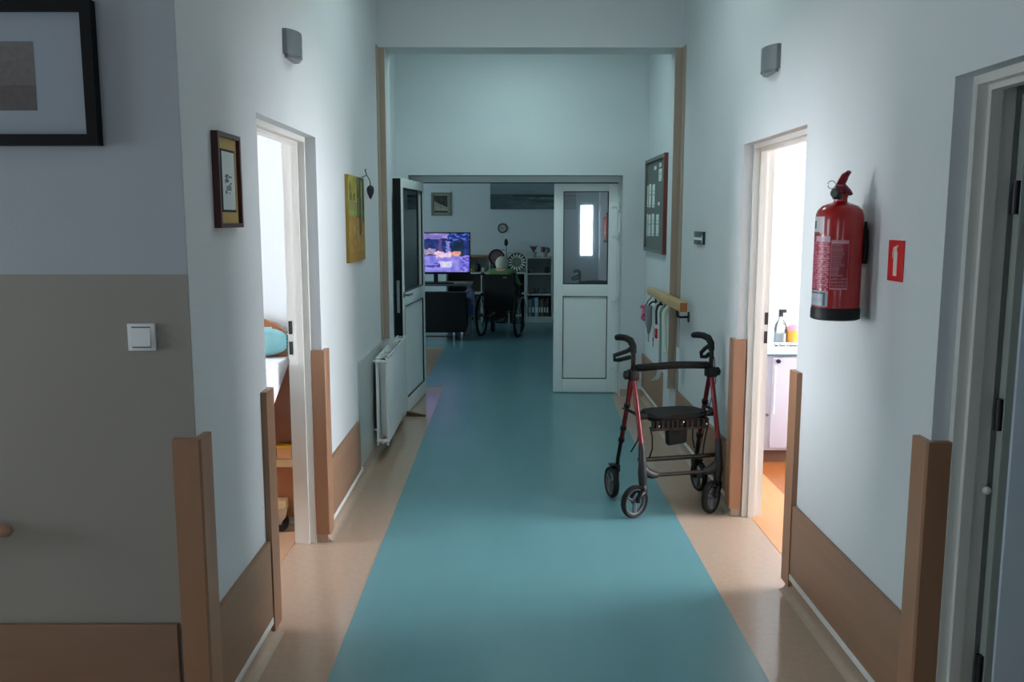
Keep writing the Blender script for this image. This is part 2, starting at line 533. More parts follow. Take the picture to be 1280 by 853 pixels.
# flat panels along the walls
trim(bx(XL, XL+PT, YN+0.07, DL0-0.09, ZP0, ZP1, 0.003), m_woodp)
trim(bx(XL, XL+PT, DL1+0.07, 5.17, ZP0, ZP1, 0.003), m_woodp)
trim(bx(XR-PT, XR, DN1+0.07, DR0-0.08, ZP0, ZP1, 0.003), m_woodp)
trim(bx(XR-PT, XR, DR1+0.07, 6.21, ZP0, ZP1-0.02, 0.003), m_woodp)
trim(bx(XR-PT, XR, YP2, YE-0.01, ZP0, ZP1-0.0, 0.003), m_woodp)
trim(bx(-5.0, XL-0.075, YN-PT-0.001, YN-0.001, 0.0, ZP1, 0.003), m_woodp)
# corner posts: an L of two boards with an eased edge
def post(x, y, sx, sy, wl, rl, z0=0.045, z1=0.972, t=0.022):
    """corner at (x,y); wall leg on x-plane running sy*wl, reveal leg on y-plane running sx*rl; boards stand t proud"""
    m = MB()
    xo, yo = x - sx*t, y - sy*t
    m.prism([(xo+sx*0.006, yo), (x+sx*rl, yo), (x+sx*rl, y), (x, y), (x, y+sy*wl), (xo, y+sy*wl), (xo, yo+sy*0.006)], 'z', z0, z1)
    return m
trim(post(XL, YN, -1, 1, 0.075, 0.06))                     # left wall end
trim(post(XL, DL0, -1, -1, 0.085, 0.04))                   # left doorway, near jamb
trim(post(XL, DL1, -1, 1, 0.07, 0.048))                    # left doorway, far jamb
trim(post(XR, DR0, 1, -1, 0.08, 0.04))                     # right doorway, near jamb
trim(post(XR, DR1, 1, 1, 0.07, 0.042))                     # right doorway, far jamb
trim(post(XR, DN1, 1, 1, 0.07, 0.055))                     # near right doorway
# portal edges
pl = MB(); pl.prism([(XL, YP-0.10), (XL+0.010, YP-0.10), (XL+0.010, YP-0.012), (XL+0.047, YP-0.012), (XL+0.047, YP), (XL, YP)], 'z', 0.75, 2.783)
trim(pl, m_woodd)
pl = MB(); pl.prism([(XR, YP-0.10), (XR-0.010, YP-0.10), (XR-0.010, YP-0.012), (XR-0.060, YP-0.012), (XR-0.060, YP), (XR, YP)], 'z', 0.38, 2.783)
trim(pl, m_woodd)
# grey sheet on the wall behind the radiator
trim(bx(XL, XL+0.006, 5.24, YP-0.11, 0.08, 0.745, 0.002), m_sheet)

# ------------------------------------------------------------------ door frames
def door_frame(n, x, sx, y0, y1, depth0=0.05, depth1=T, strikes=()):
    """steel frame set inside the reveal: three stepped mouldings around the opening"""
    r = root_struct('door_%d' % n)
    f = MB()
    steps = [(depth0, depth0+0.03, 0.024), (depth0+0.03, depth0+0.062, 0.040), (depth0+0.062, depth1, 0.026)]
    for d0, d1, p in steps:
        xa, xb = x+sx*d0, x+sx*d1
        f.box(xa, xb, y0, y0+p, 0, ZD)
        f.box(xa, xb, y1-p, y1, 0, ZD)
        f.box(xa, xb, y0+p, y1-p, ZD-p, ZD)
    fo = f.build('door_frame', m_frame, r)
    for z in strikes:
        bx(x+sx*(depth1-0.022), x+sx*(depth1-0.004), y1-0.0275, y1-0.0255, z-0.032, z+0.032).build('strike_plate', m_strike, fo)
    return r
door_frame(1, XL, -1, DL0, DL1, strikes=(1.085, 0.985))
door_frame(2, XR, 1, DR0, DR1, strikes=(1.085, 0.985))
d3 = door_frame(3, XR, 1, DN0, DN1)
# the open leaf of the near right door, turned into the room
lf = MB(); lf.box(XR+T+0.034, XR+T+0.93, DN1-0.075, DN1-0.035, 0.01, ZD-0.05, 0.004)
leaf = lf.build('door_leaf', m_frame2, d3)
bx(XR+T+0.010, XR+T+0.034, DN1-0.066, DN1-0.035, 0.01, ZD-0.05, 0.002).build('leaf_rebate', mat('grey_leaf_edge', (0.62, 0.65, 0.62), 0.4), leaf)
for z in (1.66, 1.06, 0.3):
    MB().lathe([(0, -0.045), (0.011, -0.045), (0.011, 0.045), (0, 0.045)], (XR+T+0.004, DN1-0.052, z), seg=12).build('hinge', m_strike, d3)
MB().ball((XR+T-0.005, DN1-0.035, 0.835), 0.012).build('frame_buffer', m_white, d3)

# double door at the end of the corridor
d4 = root_struct('door_4')
YF = 8.06
f = MB()
f.box(-0.89, -0.80, YF, YF+0.07, 0, 1.99).box(0.985, 1.0, YF, YF+0.07, 0, 1.99).box(-0.80, 0.985, YF, YF+0.07, 1.935, 1.99)
f.build('door_frame', m_pvc, d4)
bx(-0.80, 0.985, YF+0.01, YF+0.06, 1.928, 1.935).build('head_seal', m_black, d4)

def leaf_parts(L, W, H, t, bar=0.085, gz=(1.015, 1.855), pz=(0.135, 0.905), edge_dark=False):
    """door leaf in local coordinates: x 0..W from the hinge, y -t..0 (y=-t is the corridor face)"""
    f = MB()
    z0 = 0.008
    f.box(0, bar, -t, 0, z0, H, 0.003); f.box(W-bar, W, -t, 0, z0, H, 0.003)
    f.box(bar, W-bar, -t, 0, z0, pz[0], 0.002); f.box(bar, W-bar, -t, 0, pz[1], gz[0], 0.002); f.box(bar, W-bar, -t, 0, gz[1], H, 0.002)
    fo = f.build('leaf_frame', m_pvc, L, local=True)
    bx(bar, W-bar, -t*0.62, -t*0.38, gz[0], gz[1]).build('glass_pane', m_pane, L, local=True)
    bx(bar, W-bar, -t+0.012, -0.012, pz[0], pz[1]).build('lower_panel', m_pvc, L, local=True)
    s = MB()
    for (a, b_) in (gz, pz):
        for yy in (-t-0.0005, 0.0005):
            g = 0.006
            ya, yb = min(yy, yy+(0.012 if yy < -t/2 else -0.012)), max(yy, yy+(0.012 if yy < -t/2 else -0.012))
            s.box(bar-0.001, bar+g, ya, yb, a, b_); s.box(W-bar-g, W-bar+0.001, ya, yb, a, b_)
            s.box(bar, W-bar, ya, yb, a-0.001, a+g); s.box(bar, W-bar, ya, yb, b_-g, b_+0.001)
    s.build('glazing_seal', m_dgrey, fo, local=True)
    return fo
def lever(mb, x, y, z, dx, dy, sgn):
    mb.lathe([(0.0, 0), (0.024, 0), (0.024, 0.008), (0.010, 0.010), (0.010, 0.045), (0, 0.045)], (x, y, z), (0, sgn, 0), 14)
    mb.tube([(x, y+sgn*0.04, z), (x+dx*0.3, y+sgn*0.045, z), (x+dx, y+sgn*0.045, z)], 0.009, 10)
# right leaf: closed but for two degrees
Lr = root_struct('door_5', (0.982, YF+0.0, 0), R(180-2.0))
# local x runs from the hinge towards -X; after the turn local y=-t lies on the far side, so flip by using y 0..t
fo = leaf_parts(Lr, 0.578, 1.925, 0.055)
Lr.location = (0.982, YF-0.01, 0)
hm = MB()
for z in (1.72, 1.45, 0.86, 0.24):
    hh = MB()
    hh.lathe([(0, -0.035), (0.011, -0.035), (0.011, 0.035), (0, 0.035)], (-0.002, 0.012, z), seg=12)
    hh.box(-0.004, 0.055, 0.0, 0.012, z-0.006, z+0.006)
    hh.box(-0.022, -0.002, 0.003, 0.014, z-0.03, z-0.012)
    hh.build('hinge', m_white, Lr, local=True)
hm.bm.free()
# left leaf: swung towards the camera along the left wall
hx, hy = -0.775, 8.045
nx_, ny_ = -0.857, 7.035
ang = math.atan2(ny_-hy, nx_-hx)
W4 = math.hypot(nx_-hx, ny_-hy)
Ll = root_struct('door_6', (hx, hy, 0), ang)
# local x points from hinge to free edge (towards camera); local +y points towards +X (corridor side)
fo = leaf_parts(Ll, W4, 1.93, 0.068)
bx(W4, W4+0.004, -0.066, -0.002, 0.02, 1.925).build('edge_strip', m_black, Ll, local=True)  # black strip covering the leaf's free edge
bx(W4+0.004, W4+0.007, -0.046, -0.022, 0.86, 1.12).build('lock_plate', m_steel, Ll, local=True)
bx(W4+0.007, W4+0.012, -0.042, -0.026, 1.06, 1.09).build('lock_bolt', m_steel, Ll, local=True)
hd = MB(); lever(hd, W4-0.045, 0.0, 1.0, -0.115, 0, 1); hd.build('door_handle', m_lampg, Ll, local=True)
hd = MB(); lever(hd, W4-0.045, -0.068, 1.0, -0.115, 0, -1); hd.build('door_handle', m_lampg, Ll, local=True)
dp = MB(); dp.box(W4-0.057, W4-0.033, 0.0, 0.006, 0.88, 1.10, 0.002); dp.build('handle_plate', m_pvc, Ll, local=True)

# wedge that holds the open leaf
dw = MB(); dw.prism([(-0.845, 0.0), (-0.69, 0.0), (-0.69, 0.006), (-0.845, 0.04)], 'y', 7.07, 7.11)
tag(dw.build('door_stop', mat('brown_rubber', (0.36, 0.25, 0.16), 0.6)), 'small brown wedge on the floor under the free edge of the open white door leaf', 'door stop')

# ------------------------------------------------------------------ wall lamps
def wall_lamp(x, sx, y0, y1, z0, z1, label):
    th = thing('wall_lamp', label, 'lamp', (x, (y0+y1)/2, z0), 0, 'grey wall lamps above the two bedroom doors')
    n = 10
    prof = []
    for k in range(n+1):
        a = k/n
        y = y0+(y1-y0)*a
        d = 0.018+0.034*math.sin(math.pi*a)**0.7
        prof.append((x+sx*d, y))
    shell = MB()
    shell.prism([(x, y0)]+prof+[(x, y1)], 'z', z0+0.012, z1)
    shell.build('shade', m_lampg, th)
    bt = MB()
    bt.prism([(x+sx*0.002, y0+0.02)]+[(x+(p[0]-x)*0.86, y0+0.02+(p[1]-y0)*(y1-y0-0.04)/(y1-y0)) for p in prof]+[(x+sx*0.002, y1-0.02)], 'z', z0, z0+0.0125)
    bt.build('lamp_base', m_lampg, th)
wall_lamp(XL, 1, 3.68, 3.88, 2.255, 2.365, 'grey curved wall lamp high on the left wall above the doorway')
wall_lamp(XR, -1, 4.06, 4.27, 2.262, 2.38, 'grey curved wall lamp high on the right wall above the doorway')

# ------------------------------------------------------------------ pictures near the camera
# big black frame on the wall end
def picture_frame_y(name, label, x0, x1, z0, z1, y, bar, depth, mframe, group=None):
    th = thing(name, label, 'picture', ((x0+x1)/2, y, z0), 0, group)
    f = MB()
    f.prism([(x0, z0), (x1, z0), (x1-bar, z0+bar), (x0+bar, z0+bar)], 'y', y-depth, y)
    f.prism([(x1, z0), (x1, z1), (x1-bar, z1-bar), (x1-bar, z0+bar)], 'y', y-depth, y)
    f.prism([(x0, z1), (x1, z1), (x1-bar, z1-bar), (x0+bar, z1-bar)], 'y', y-depth, y)
    f.prism([(x0, z0), (x0, z1), (x0+bar, z1-bar), (x0+bar, z0+bar)], 'y', y-depth, y)
    f.build('frame', mframe, th)
    return th
p = picture_frame_y('framed_picture', 'large black frame with wide pale mount on the dim wall at far left', -1.645, -1.128, 1.803, 2.188, YN-0.001, 0.03, 0.032, m_blackw)
mt = MB(); mt.box(-1.62, -1.155, YN-0.012, YN-0.004, 1.83, 2.165); mt.build('mount', m_mat, p)
def dusk(s, t):
    base = mix((0.40, 0.36, 0.36), (0.44, 0.42, 0.42), t)
    if t < 0.33+0.06*vn(s*5, 1): base = mix(base, (0.33, 0.30, 0.30), 0.7)
    return tuple(c*(0.94+0.12*vn(s*20, t*20)) for c in base)
canvas('print', (-1.478, YN-0.0125, 1.898), (0.18, 0, 0), (0, 0, 0.184), 30, 30, dusk, m_print, p)
# narrow framed drawing on the left wall
def picture_frame_x(name, label, x, sx, y0, y1, z0, z1, bar, depth, mframe, cat='picture'):
    th = thing(name, label, cat, (x, (y0+y1)/2, z0))
    f = MB()
    xa, xb = x, x+sx*depth
    f.prism([(y0, z0), (y1, z0), (y1-bar, z0+bar), (y0+bar, z0+bar)], 'x', xa, xb)
    f.prism([(y1, z0), (y1, z1), (y1-bar, z1-bar), (y1-bar, z0+bar)], 'x', xa, xb)
    f.prism([(y0, z1), (y1, z1), (y1-bar, z1-bar), (y0+bar, z1-bar)], 'x', xa, xb)
    f.prism([(y0, z0), (y0, z1), (y0+bar, z1-bar), (y0+bar, z0+bar)], 'x', xa, xb)
    f.build('frame', mframe, th)
    return th
p = picture_frame_x('framed_drawing', 'narrow dark red frame with tan mount and small ink drawing on the left wall', XL, 1, 2.755, 2.985, 1.575, 1.872, 0.014, 0.022, m_picf)
bx(XL+0.002, XL+0.010, 2.765, 2.975, 1.585, 1.862).build('mount', m_gold, p)
bx(XL+0.010, XL+0.0125, 2.803, 2.942, 1.625, 1.822).build('inner_border', m_blackw, p)
def ink(s, t):
    c = (0.80, 0.84, 0.84)
    if 0.28 < t < 0.62 and 0.2 < s < 0.75 and vn(s*9+3, t*26) > 0.60: c = (0.30, 0.36, 0.37)
    if 0.34 < t < 0.42 and 0.3 < s < 0.7: c = mix(c, (0.25, 0.3, 0.32), 0.6)
    return c
canvas('print', (XL+0.0131, 2.810, 1.632), (0, 0.125, 0), (0, 0, 0.183), 24, 36, ink, m_print, p)
# autumn canvas
p = thing('canvas_painting', 'tall unframed yellow autumn path painting beside the left doorway', 'picture', (XL, 5.22, 1.36))
bx(XL, XL+0.018, 4.955, 5.50, 1.358, 1.852, 0.002).build('stretcher', mat('ochre_canvas_edge', (0.60, 0.50, 0.20), 0.8), p)
def autumn(s, t):
    n = vn(s*14, t*18); n2 = vn(s*30+9, t*34)
    if t > 0.60:
        c = mix((0.48, 0.46, 0.14), (0.74, 0.70, 0.25), n*0.6+n2*0.5)
        if t < 0.70: c = mix(c, (0.50, 0.50, 0.42), 0.6)
    elif t > 0.545:
        c = mix((0.48, 0.62, 0.22), (0.58, 0.66, 0.28), n)
    else:
        c = mix((0.52, 0.40, 0.16), (0.72, 0.58, 0.28), n*0.6+n2*0.4)
        if t < 0.12: c = mix(c, (0.56, 0.40, 0.15), 0.5)
    for cx, wd, b0 in ((0.56, 0.035, 0.52), (0.70, 0.065, 0.50), (0.91, 0.045, 0.46)):
        if abs(s-cx) < wd and t > b0: c = mix((0.13, 0.17, 0.13), (0.24, 0.26, 0.16), n2)
    if abs(s-0.70-0.05*(0.5-t)) < 0.075-0.1*max(0, 0.4-t) and 0.30 < t <= 0.52: c = mix((0.32, 0.19, 0.09), c, 0.2)
    if 0.45 < s < 0.95 and 0.24 < t < 0.30+0.1*(s-0.45) and n > 0.4: c = (0.62, 0.54, 0.40)
    if vn(s*8+30, t*9+4) > 0.82 and t > 0.72: c = mix(c, (0.18, 0.2, 0.12), 0.6)
    return c
canvas('print', (XL+0.0183, 4.957, 1.36), (0, 0.541, 0), (0, 0, 0.49), 44, 70, autumn, m_print, p)
# dark heart-shaped ornament on a wire hook
p = thing('hanging_ornament', 'dark leaf-shaped ornament hanging on a wire hook at the yellow painting', 'ornament', (XL+0.03, 5.60, 1.66))
o = MB(); o.lathe([(0, -0.050), (0.010, -0.034), (0.021, -0.008), (0.024, 0.014), (0.019, 0.03), (0.008, 0.038), (0, 0.04)], (XL+0.045, 5.58, 1.775), seg=16)
o.build('body', mat('dark_ornament', (0.13, 0.13, 0.15), 0.5), p)
o = MB(); o.tube([(XL+0.001, 5.53, 1.86), (XL+0.03, 5.54, 1.875), (XL+0.045, 5.56, 1.845), (XL+0.045, 5.58, 1.825), (XL+0.045, 5.58, 1.812)], 0.003, 6)
o.tube([(XL+0.03, 5.54, 1.875), (XL+0.022, 5.53, 1.905), (XL+0.03, 5.515, 1.91)], 0.003, 6)
o.build('hook', m_black, p)

# light switch
p = thing('light_switch', 'square white light switch on the dim wall at left', 'switch', (-1.049, YN, 1.228))
bx(-1.089, -1.009, YN-0.013, YN-0.001, 1.229, 1.308, 0.004).build('plate', m_white, p)
sw = MB(); sw.prism([(YN-0.013, 1.243), (YN-0.021, 1.243), (YN-0.015, 1.294), (YN-0.013, 1.294)], 'x', -1.076, -1.022)
sw.build('rocker', m_white, p)
bx(-1.076, -1.022, YN-0.0136, YN-0.0128, 1.238, 1.2415).build('rocker_gap', m_grey, p)
bx(-1.076, -1.022, YN-0.0136, YN-0.0128, 1.2955, 1.299).build('rocker_gap', m_grey, p)

# armchair arm that reaches into the frame at far left
p = thing('handrail', 'rounded end of a pale wooden rail on the dim wall at the left edge', 'handrail', (-1.9, YN, 0.69))
hr = MB(); hr.tube([(-2.4, YN-0.06, 0.712), (-1.455, YN-0.06, 0.712), (-1.442, YN-0.06, 0.712), (-1.434, YN-0.06, 0.712)], 0.019, 16, radii=[0.019, 0.019, 0.016, 0.008])
hr.build('rail', mat('light_brown_rail', (0.66, 0.50, 0.39), 0.45, var=0.06, scale=6), p)
for xx in (-2.2, -1.7):
    MB().tube([(xx, YN-0.001, 0.66), (xx, YN-0.05, 0.66), (xx, YN-0.06, 0.695)], 0.008, 8).build('bracket', m_black, p)

# ------------------------------------------------------------------ radiator
p = thing('radiator', 'white panel radiator on the left wall in front of the open door leaf', 'radiator', (XL+0.08, 6.25, 0.1))
RX0, RX1 = -0.885, -0.808
RY0, RY1, RZ0, RZ1 = 5.74, 6.86, 0.105, 0.70
def rad_panel(x0, x1, name):
    m = MB(); m.box(x0, x1, RY0+0.012, RY1-0.012, RZ0+0.01, RZ1-0.012, 0.004)
    o = m.build(name, m_rad, p)
    return o
rad_panel(RX1-0.012, RX1, 'front_panel')
rad_panel(RX0, RX0+0.012, 'back_panel')
fin = MB()
n = 40
pts = []
for k in range(n):
    y = RY0+0.05+(RY1-RY0-0.1)*k/(n-1)
    pts.append((RX0+0.016 if k % 2 else RX1-0.016, y))
fin.prism(pts+[(q[0], q[1]+0.003) for q in reversed(pts)], 'z', RZ0+0.05, RZ1-0.04)
fin.build('convector_fin', m_rad, p)
g = MB()
g.box(RX0, RX0+0.006, RY0, RY1, RZ1-0.014, RZ1).box(RX1-0.008, RX1+0.002, RY0, RY1, RZ1-0.014, RZ1)
for k in range(12):
    y = RY0+0.03+(RY1-RY0-0.06)*k/11
    g.box(RX0+0.005, RX1-0.005, y-0.006, y+0.006, RZ1-0.007, RZ1-0.002)
g.build('top_grille', m_rad, p)
for yy, nm in ((RY0, 0), (RY1, 1)):
    s = MB()
    s.box(RX0+0.0, RX0+0.010, yy-0.006, yy+0.006, RZ0, RZ1)
    s.box(RX1-0.012, RX1+0.001, yy-0.006, yy+0.006, RZ0, RZ1)
    s.tube([(RX0, yy, RZ1-0.03), (RX1, yy, RZ1-0.03)], 0.012, 10)
    s.tube([(RX0, yy, RZ0+0.03), (RX1, yy, RZ0+0.03)], 0.012, 10)
    s.build('end_header', m_rad, p)
for (ya, xb, yb, za) in ((RY0+0.03, RX0+0.03, RY0+0.03, RZ1-0.03), (RY1-0.06, RX0+0.01, RY1-0.06, RZ0+0.1), (RY0+0.03, RX0+0.01, RY0+0.03, RZ0+0.1)):
    MB().tube([(RX0-0.03, ya, za), (xb, yb, za)], 0.008, 8).build('wall_bracket', m_rad, p)
v = MB(); v.lathe([(0, 0), (0.010, 0), (0.014, 0.008), (0.014, 0.022), (0.007, 0.028), (0, 0.028)], (RX1-0.035, RY0-0.008, RZ0+0.03), (0, -1, 0), 12)
v.build('drain_plug', m_white, p)
v = MB(); v.lathe([(0, 0), (0.009, 0), (0.012, 0.008), (0.012, 0.02), (0, 0.024)], (RX1-0.035, RY0-0.008, RZ1-0.03), (0, -1, 0), 12)
v.build('vent_plug', m_white, p)

# ------------------------------------------------------------------ rollator
yaw = R(13)
ro = thing('rollator', 'four-wheeled walking frame with crimson tubes and black seat by the right wall', 'walker', (0.937, 4.68, 0), yaw)
def wheel(mb_t, mb_r, c, ax, r=0.09, w=0.034, spokes=3):
    c = Vector(c); ax = Vector(ax).normalized()
    # tyre
    h = w/2
    mb_t.lathe([(r*0.78, -h*0.8), (r*0.93, -h), (r*0.985, -h*0.6), (r, 0), (r*0.985, h*0.6), (r*0.93, h), (r*0.78, h*0.8)], c, ax, 30, close=True)
    mb_r.lathe([(r*0.70, -h*0.55), (r*0.785, -h*0.7), (r*0.785, h*0.7), (r*0.70, h*0.55)], c, ax, 30, close=True)
    mb_r.lathe([(0, -h*0.9), (r*0.17, -h*0.9), (r*0.17, h*0.9), (0, h*0.9)], c, ax, 16)
    u, v = frame_of(ax)
    for k in range(spokes):
        a = 2*math.pi*k/spokes+0.5
        d = u*math.cos(a)+v*math.sin(a)
        e = ax.cross(d)
        pts = [c+d*r*0.12, c+d*r*0.74]
        mb_r.tube(pts, r*0.13, 8, radii=[r*0.12, r*0.15], squash=(1, 0.6))
zc = 0.745
for s in (-1, 1):
    # red tubes
    MB().tube([(s*0.232, 0.135, zc), (s*0.226, 0.012, 0.385)], 0.0135, 14).build('front_tube', m_red, ro, local=True)
    rt = MB().tube([(s*0.232, 0.155, zc), (s*0.240, 0.285, 0.36)], 0.0135, 14).build('rear_tube', m_red, ro, local=True)
    MB().tube([(s*0.240, 0.283, 0.368), (s*0.245, 0.325, 0.235), (s*0.245, 0.335, 0.17)], 0.0115, 12).build('lower_tube', m_black, rt, local=True)
    for (fx, fy, fz) in ((s*0.2385, 0.262, 0.43), (s*0.236, 0.215, 0.57), (s*0.240, 0.287, 0.355)):
        MB().lathe([(0.0135, -0.012), (0.0185, -0.010), (0.0185, 0.010), (0.0135, 0.012)], (fx, fy, fz), (0, 0.33, -1), 12).build('tube_collar', m_black, rt, local=True)
    # clamp at the apex
    k = MB()
    k.box(s*0.232-0.028, s*0.232+0.028, 0.112, 0.178, zc-0.02, zc+0.038, 0.012)
    k.lathe([(0, 0), (0.022, 0), (0.025, 0.006), (0.025, 0.018), (0.018, 0.024), (0, 0.024)], (s*0.26, 0.145, zc+0.01), (s, 0, 0), 12)
    k.build('height_clamp', m_black, ro, local=True)
    # handle post and curved grip
    hp = MB().tube([(s*0.232, 0.145, zc+0.03), (s*0.232, 0.143, 0.86), (s*0.232, 0.15, 0.905)], 0.0125, 12).build('handle_post', m_black, ro, local=True)
    gx = -0.035
    gr = MB().tube([(s*0.232, 0.145, 0.875), (s*0.232-0.001, 0.150, 0.915), (s*0.232-0.008, 0.172, 0.942), (s*0.232-0.022, 0.21, 0.952), (s*0.232-0.034, 0.26, 0.950), (s*0.232-0.042, 0.295, 0.944), (s*0.232-0.044, 0.306, 0.942)], 0.018, 14,
             radii=[0.017, 0.019, 0.020, 0.0185, 0.0185, 0.017, 0.010]).build('hand_grip', m_rubber, hp, local=True)
    o1 = -0.085 if s < 0 else -0.03
    lv = MB()
    a0 = Vector((s*0.232-0.006, 0.155, 0.905)); b0 = Vector((s*0.232+o1, 0.19, 0.845))
    lv.tube([a0, a0+Vector((-0.02, 0.015, -0.02)), b0+Vector((-0.006, 0.01, 0.012)), b0+Vector((-0.004, 0.008, -0.012)), b0+Vector((0.02, 0, -0.012)), a0+Vector((-0.004, 0.0, -0.052))], 0.012, 10)
    lv.build('brake_lever', m_black, hp, local=True)
    cb = MB()
    cb.tube([(s*0.232-0.012, 0.14, 0.89), (s*0.232+s*0.012, 0.13, 0.83), (s*0.232+s*0.03, 0.14, 0.70), (s*0.252, 0.19, 0.55), (s*0.255, 0.27, 0.36), (s*0.25, 0.33, 0.20)], 0.0028, 6)
    cb.build('brake_cable', m_black, ro, local=True)
    # moulded lower front joint with its inward foot
    j = MB()
    j.tube([(s*0.2265, 0.016, 0.40), (s*0.2255, 0.006, 0.36), (s*0.224, 0.0, 0.30), (s*0.222, -0.002, 0.24), (s*0.220, 0.0, 0.185), (s*0.220, 0.0, 0.15)], 0.02, 14, radii=[0.0165, 0.0185, 0.021, 0.027, 0.0225, 0.018])
    j.tube([(s*0.226, 0.0, 0.285), (s*0.20, 0.0, 0.242), (s*0.165, 0.0, 0.225), (s*0.135, 0.0, 0.222)], 0.02, 12, radii=[0.015, 0.027, 0.024, 0.0165])
    j.build('front_joint', m_dgrey, ro, local=True)
    # castor
    tr = Matrix.Rotation(-yaw, 3, 'Z') @ Vector((-0.048, -0.034, 0) if s < 0 else (-0.044, -0.055, 0))
    pv = Vector((s*0.220, 0.0, 0.15))
    wc = pv+tr; wc.z = 0.09
    axd = Vector((-tr.y, tr.x, 0)).normalized()
    if axd.y > 0: axd = -axd
    cst = MB()
    cst.lathe([(0, 0.02), (0.020, 0.02), (0.026, 0.01), (0.028, -0.018), (0.022, -0.036), (0, -0.036)], pv+Vector((0, 0, 0)), seg=18)
    for q in (-1, 1):
        off = axd*q*0.026
        cst.tube([pv+Vector((0, 0, -0.012))+off*0.6+tr*0.1, pv+tr*0.55+off+Vector((0, 0, -0.012)), wc+off+Vector((0, 0, 0.02)), wc+off], 0.012, 10, radii=[0.016, 0.017, 0.014, 0.013], squash=(1, 0.7))
    cso = cst.build('castor_fork', m_black, ro, local=True)
    a, b_ = MB(), MB()
    wheel(a, b_, wc, axd, 0.0905, 0.034)
    wt = a.build('front_wheel', m_rubber, ro, local=True)
    b_.build('wheel_rim', m_grey, wt, local=True)
    # rear wheel with mudguard brake block
    wc = Vector((s*0.262+(-0.012 if s < 0 else 0.012), 0.345, 0.0905))
    a, b_ = MB(), MB()
    wheel(a, b_, wc, (1, 0, 0), 0.0905, 0.034)
    wt = a.build('rear_wheel', m_rubber, ro, local=True)
    b_.build('wheel_rim', m_grey, wt, local=True)
    k = MB()
    k.tube([(s*0.245, 0.335, 0.18), (s*0.243, 0.342, 0.13), (s*0.243, 0.345, 0.085)], 0.013, 10)
    k.box(s*0.243-0.017, s*0.243+0.012, 0.315, 0.36, 0.155, 0.20, 0.008)
    k.build('axle_fork', m_black, ro, local=True)
    k = MB()
    k.box(min(s*0.235, s*0.285), max(s*0.235, s*0.285), 0.315, 0.375, 0.186, 0.198, 0.004)
    k.build('brake_block', m_black, ro, local=True)
    # side strut under the seat
    k = MB()
    k.tube([(s*0.229, 0.075, 0.545), (s*0.237, 0.225, 0.545)], 0.009, 8)
    k.tube([(s*0.262, 0.222, 0.552), (s*0.225, 0.222, 0.552)], 0.004, 6)
    k.box(min(s*0.17, s*0.228), max(s*0.17, s*0.228), 0.06, 0.09, 0.519, 0.549, 0.004)
    k.build('seat_hinge', m_black, ro, local=True)
    k = MB()
    k.tube([(s*0.172, 0.03, 0.485), (s*0.158, 0.03, 0.43), (s*0.152, 0.04, 0.36), (s*0.160, 0.06, 0.305), (s*0.185, 0.08, 0.282)], 0.0045, 8)
    k.build('bag_wire', m_black, ro, local=True)
    k = MB()
    k.tube([(s*0.172, 0.20, 0.50), (s*0.164, 0.21, 0.43), (s*0.168, 0.22, 0.36), (s*0.195, 0.25, 0.29)], 0.0045, 8)
    k.build('bag_wire', m_black, ro, local=True)
# curved backrest strap
bk = MB()
pts = []
for k in range(17):
    a = -1+2*k/16
    pts.append((a*0.232, 0.155-0.055*(1-abs(a)**3.2)-0.0, zc+0.045+0.018*(1-a*a)))
bk.tube(pts, 0.017, 12, squash=(0.85, 1.25), radii=[0.011]+[0.0165]*15+[0.011])
bk.build('backrest_strap', m_rubber, ro, local=True)
# seat: a padded board with rounded corners
st = MB()
n = 28
loop = []
for k in range(n):
    a = 2*math.pi*k/n
    ca, sa = math.cos(a), math.sin(a)
    loop.append((0.176*math.copysign(abs(ca)**0.42, ca), 0.125+0.100*math.copysign(abs(sa)**0.5, sa)))
st.prism(loop, 'z', 0.519, 0.549)
bmesh.ops.bevel(st.bm, geom=[e for e in st.bm.edges if abs(e.verts[0].co.z-e.verts[1].co.z) < 1e-5], offset=0.011, segments=3, affect='EDGES')
st.build('seat', m_fabric, ro, local=True)
# seat frame band with its eyelet cut-outs
sb = MB()
sb.box(-0.168, 0.168, 0.018, 0.024, 0.512, 0.52).box(-0.168, 0.168, 0.018, 0.024, 0.462, 0.476)
xx = -0.168
while xx < 0.16:
    wv = 0.010+0.010*random.random()
    sb.box(xx, xx+wv, 0.018, 0.024, 0.476, 0.512)
    xx += wv+0.014+0.006*random.random()
sb.box(0.156, 0.168, 0.018, 0.024, 0.476, 0.512)
sb.box(-0.168, 0.168, 0.018, 0.225, 0.513, 0.519)
sb.build('seat_frame', m_black, ro, local=True)
nb = MB()
nb.box(-0.165, 0.165, 0.026, 0.03, 0.46, 0.513)
nb.build('mesh_pocket', mat('black_mesh', (0.05, 0.05, 0.055), 0.9, var=0.6, scale=300), ro, local=True)
for xx in (-0.125, 0.018, 0.155):
    MB().lathe([(0, 0), (0.006, 0), (0.005, 0.003), (0, 0.004)], (xx, 0.018, 0.488 if xx != 0.018 else 0.505), (0, -1, 0), 10).build('rivet', m_steel, ro, local=True)
bg = MB()
bg.prism([(-0.065, 0.470), (0.055, 0.474), (0.053, 0.380), (-0.060, 0.368)], 'y', 0.04, 0.085)
bmesh.ops.bevel(bg.bm, geom=bg.bm.edges[:], offset=0.008, segments=2, affect='EDGES')
bg.build('small_bag', m_fabric, ro, local=True)
MB().tube([(-0.222, 0.06, 0.298), (-0.15, 0.07, 0.292), (0.15, 0.07, 0.292), (0.228, 0.06, 0.298)], 0.0125, 10).build('folding_bar', m_bronze, ro, local=True)
MB().tube([(-0.14, 0.0, 0.222), (0.14, 0.0, 0.222)], 0.0105, 10).build('cross_bar', m_bronze, ro, local=True)

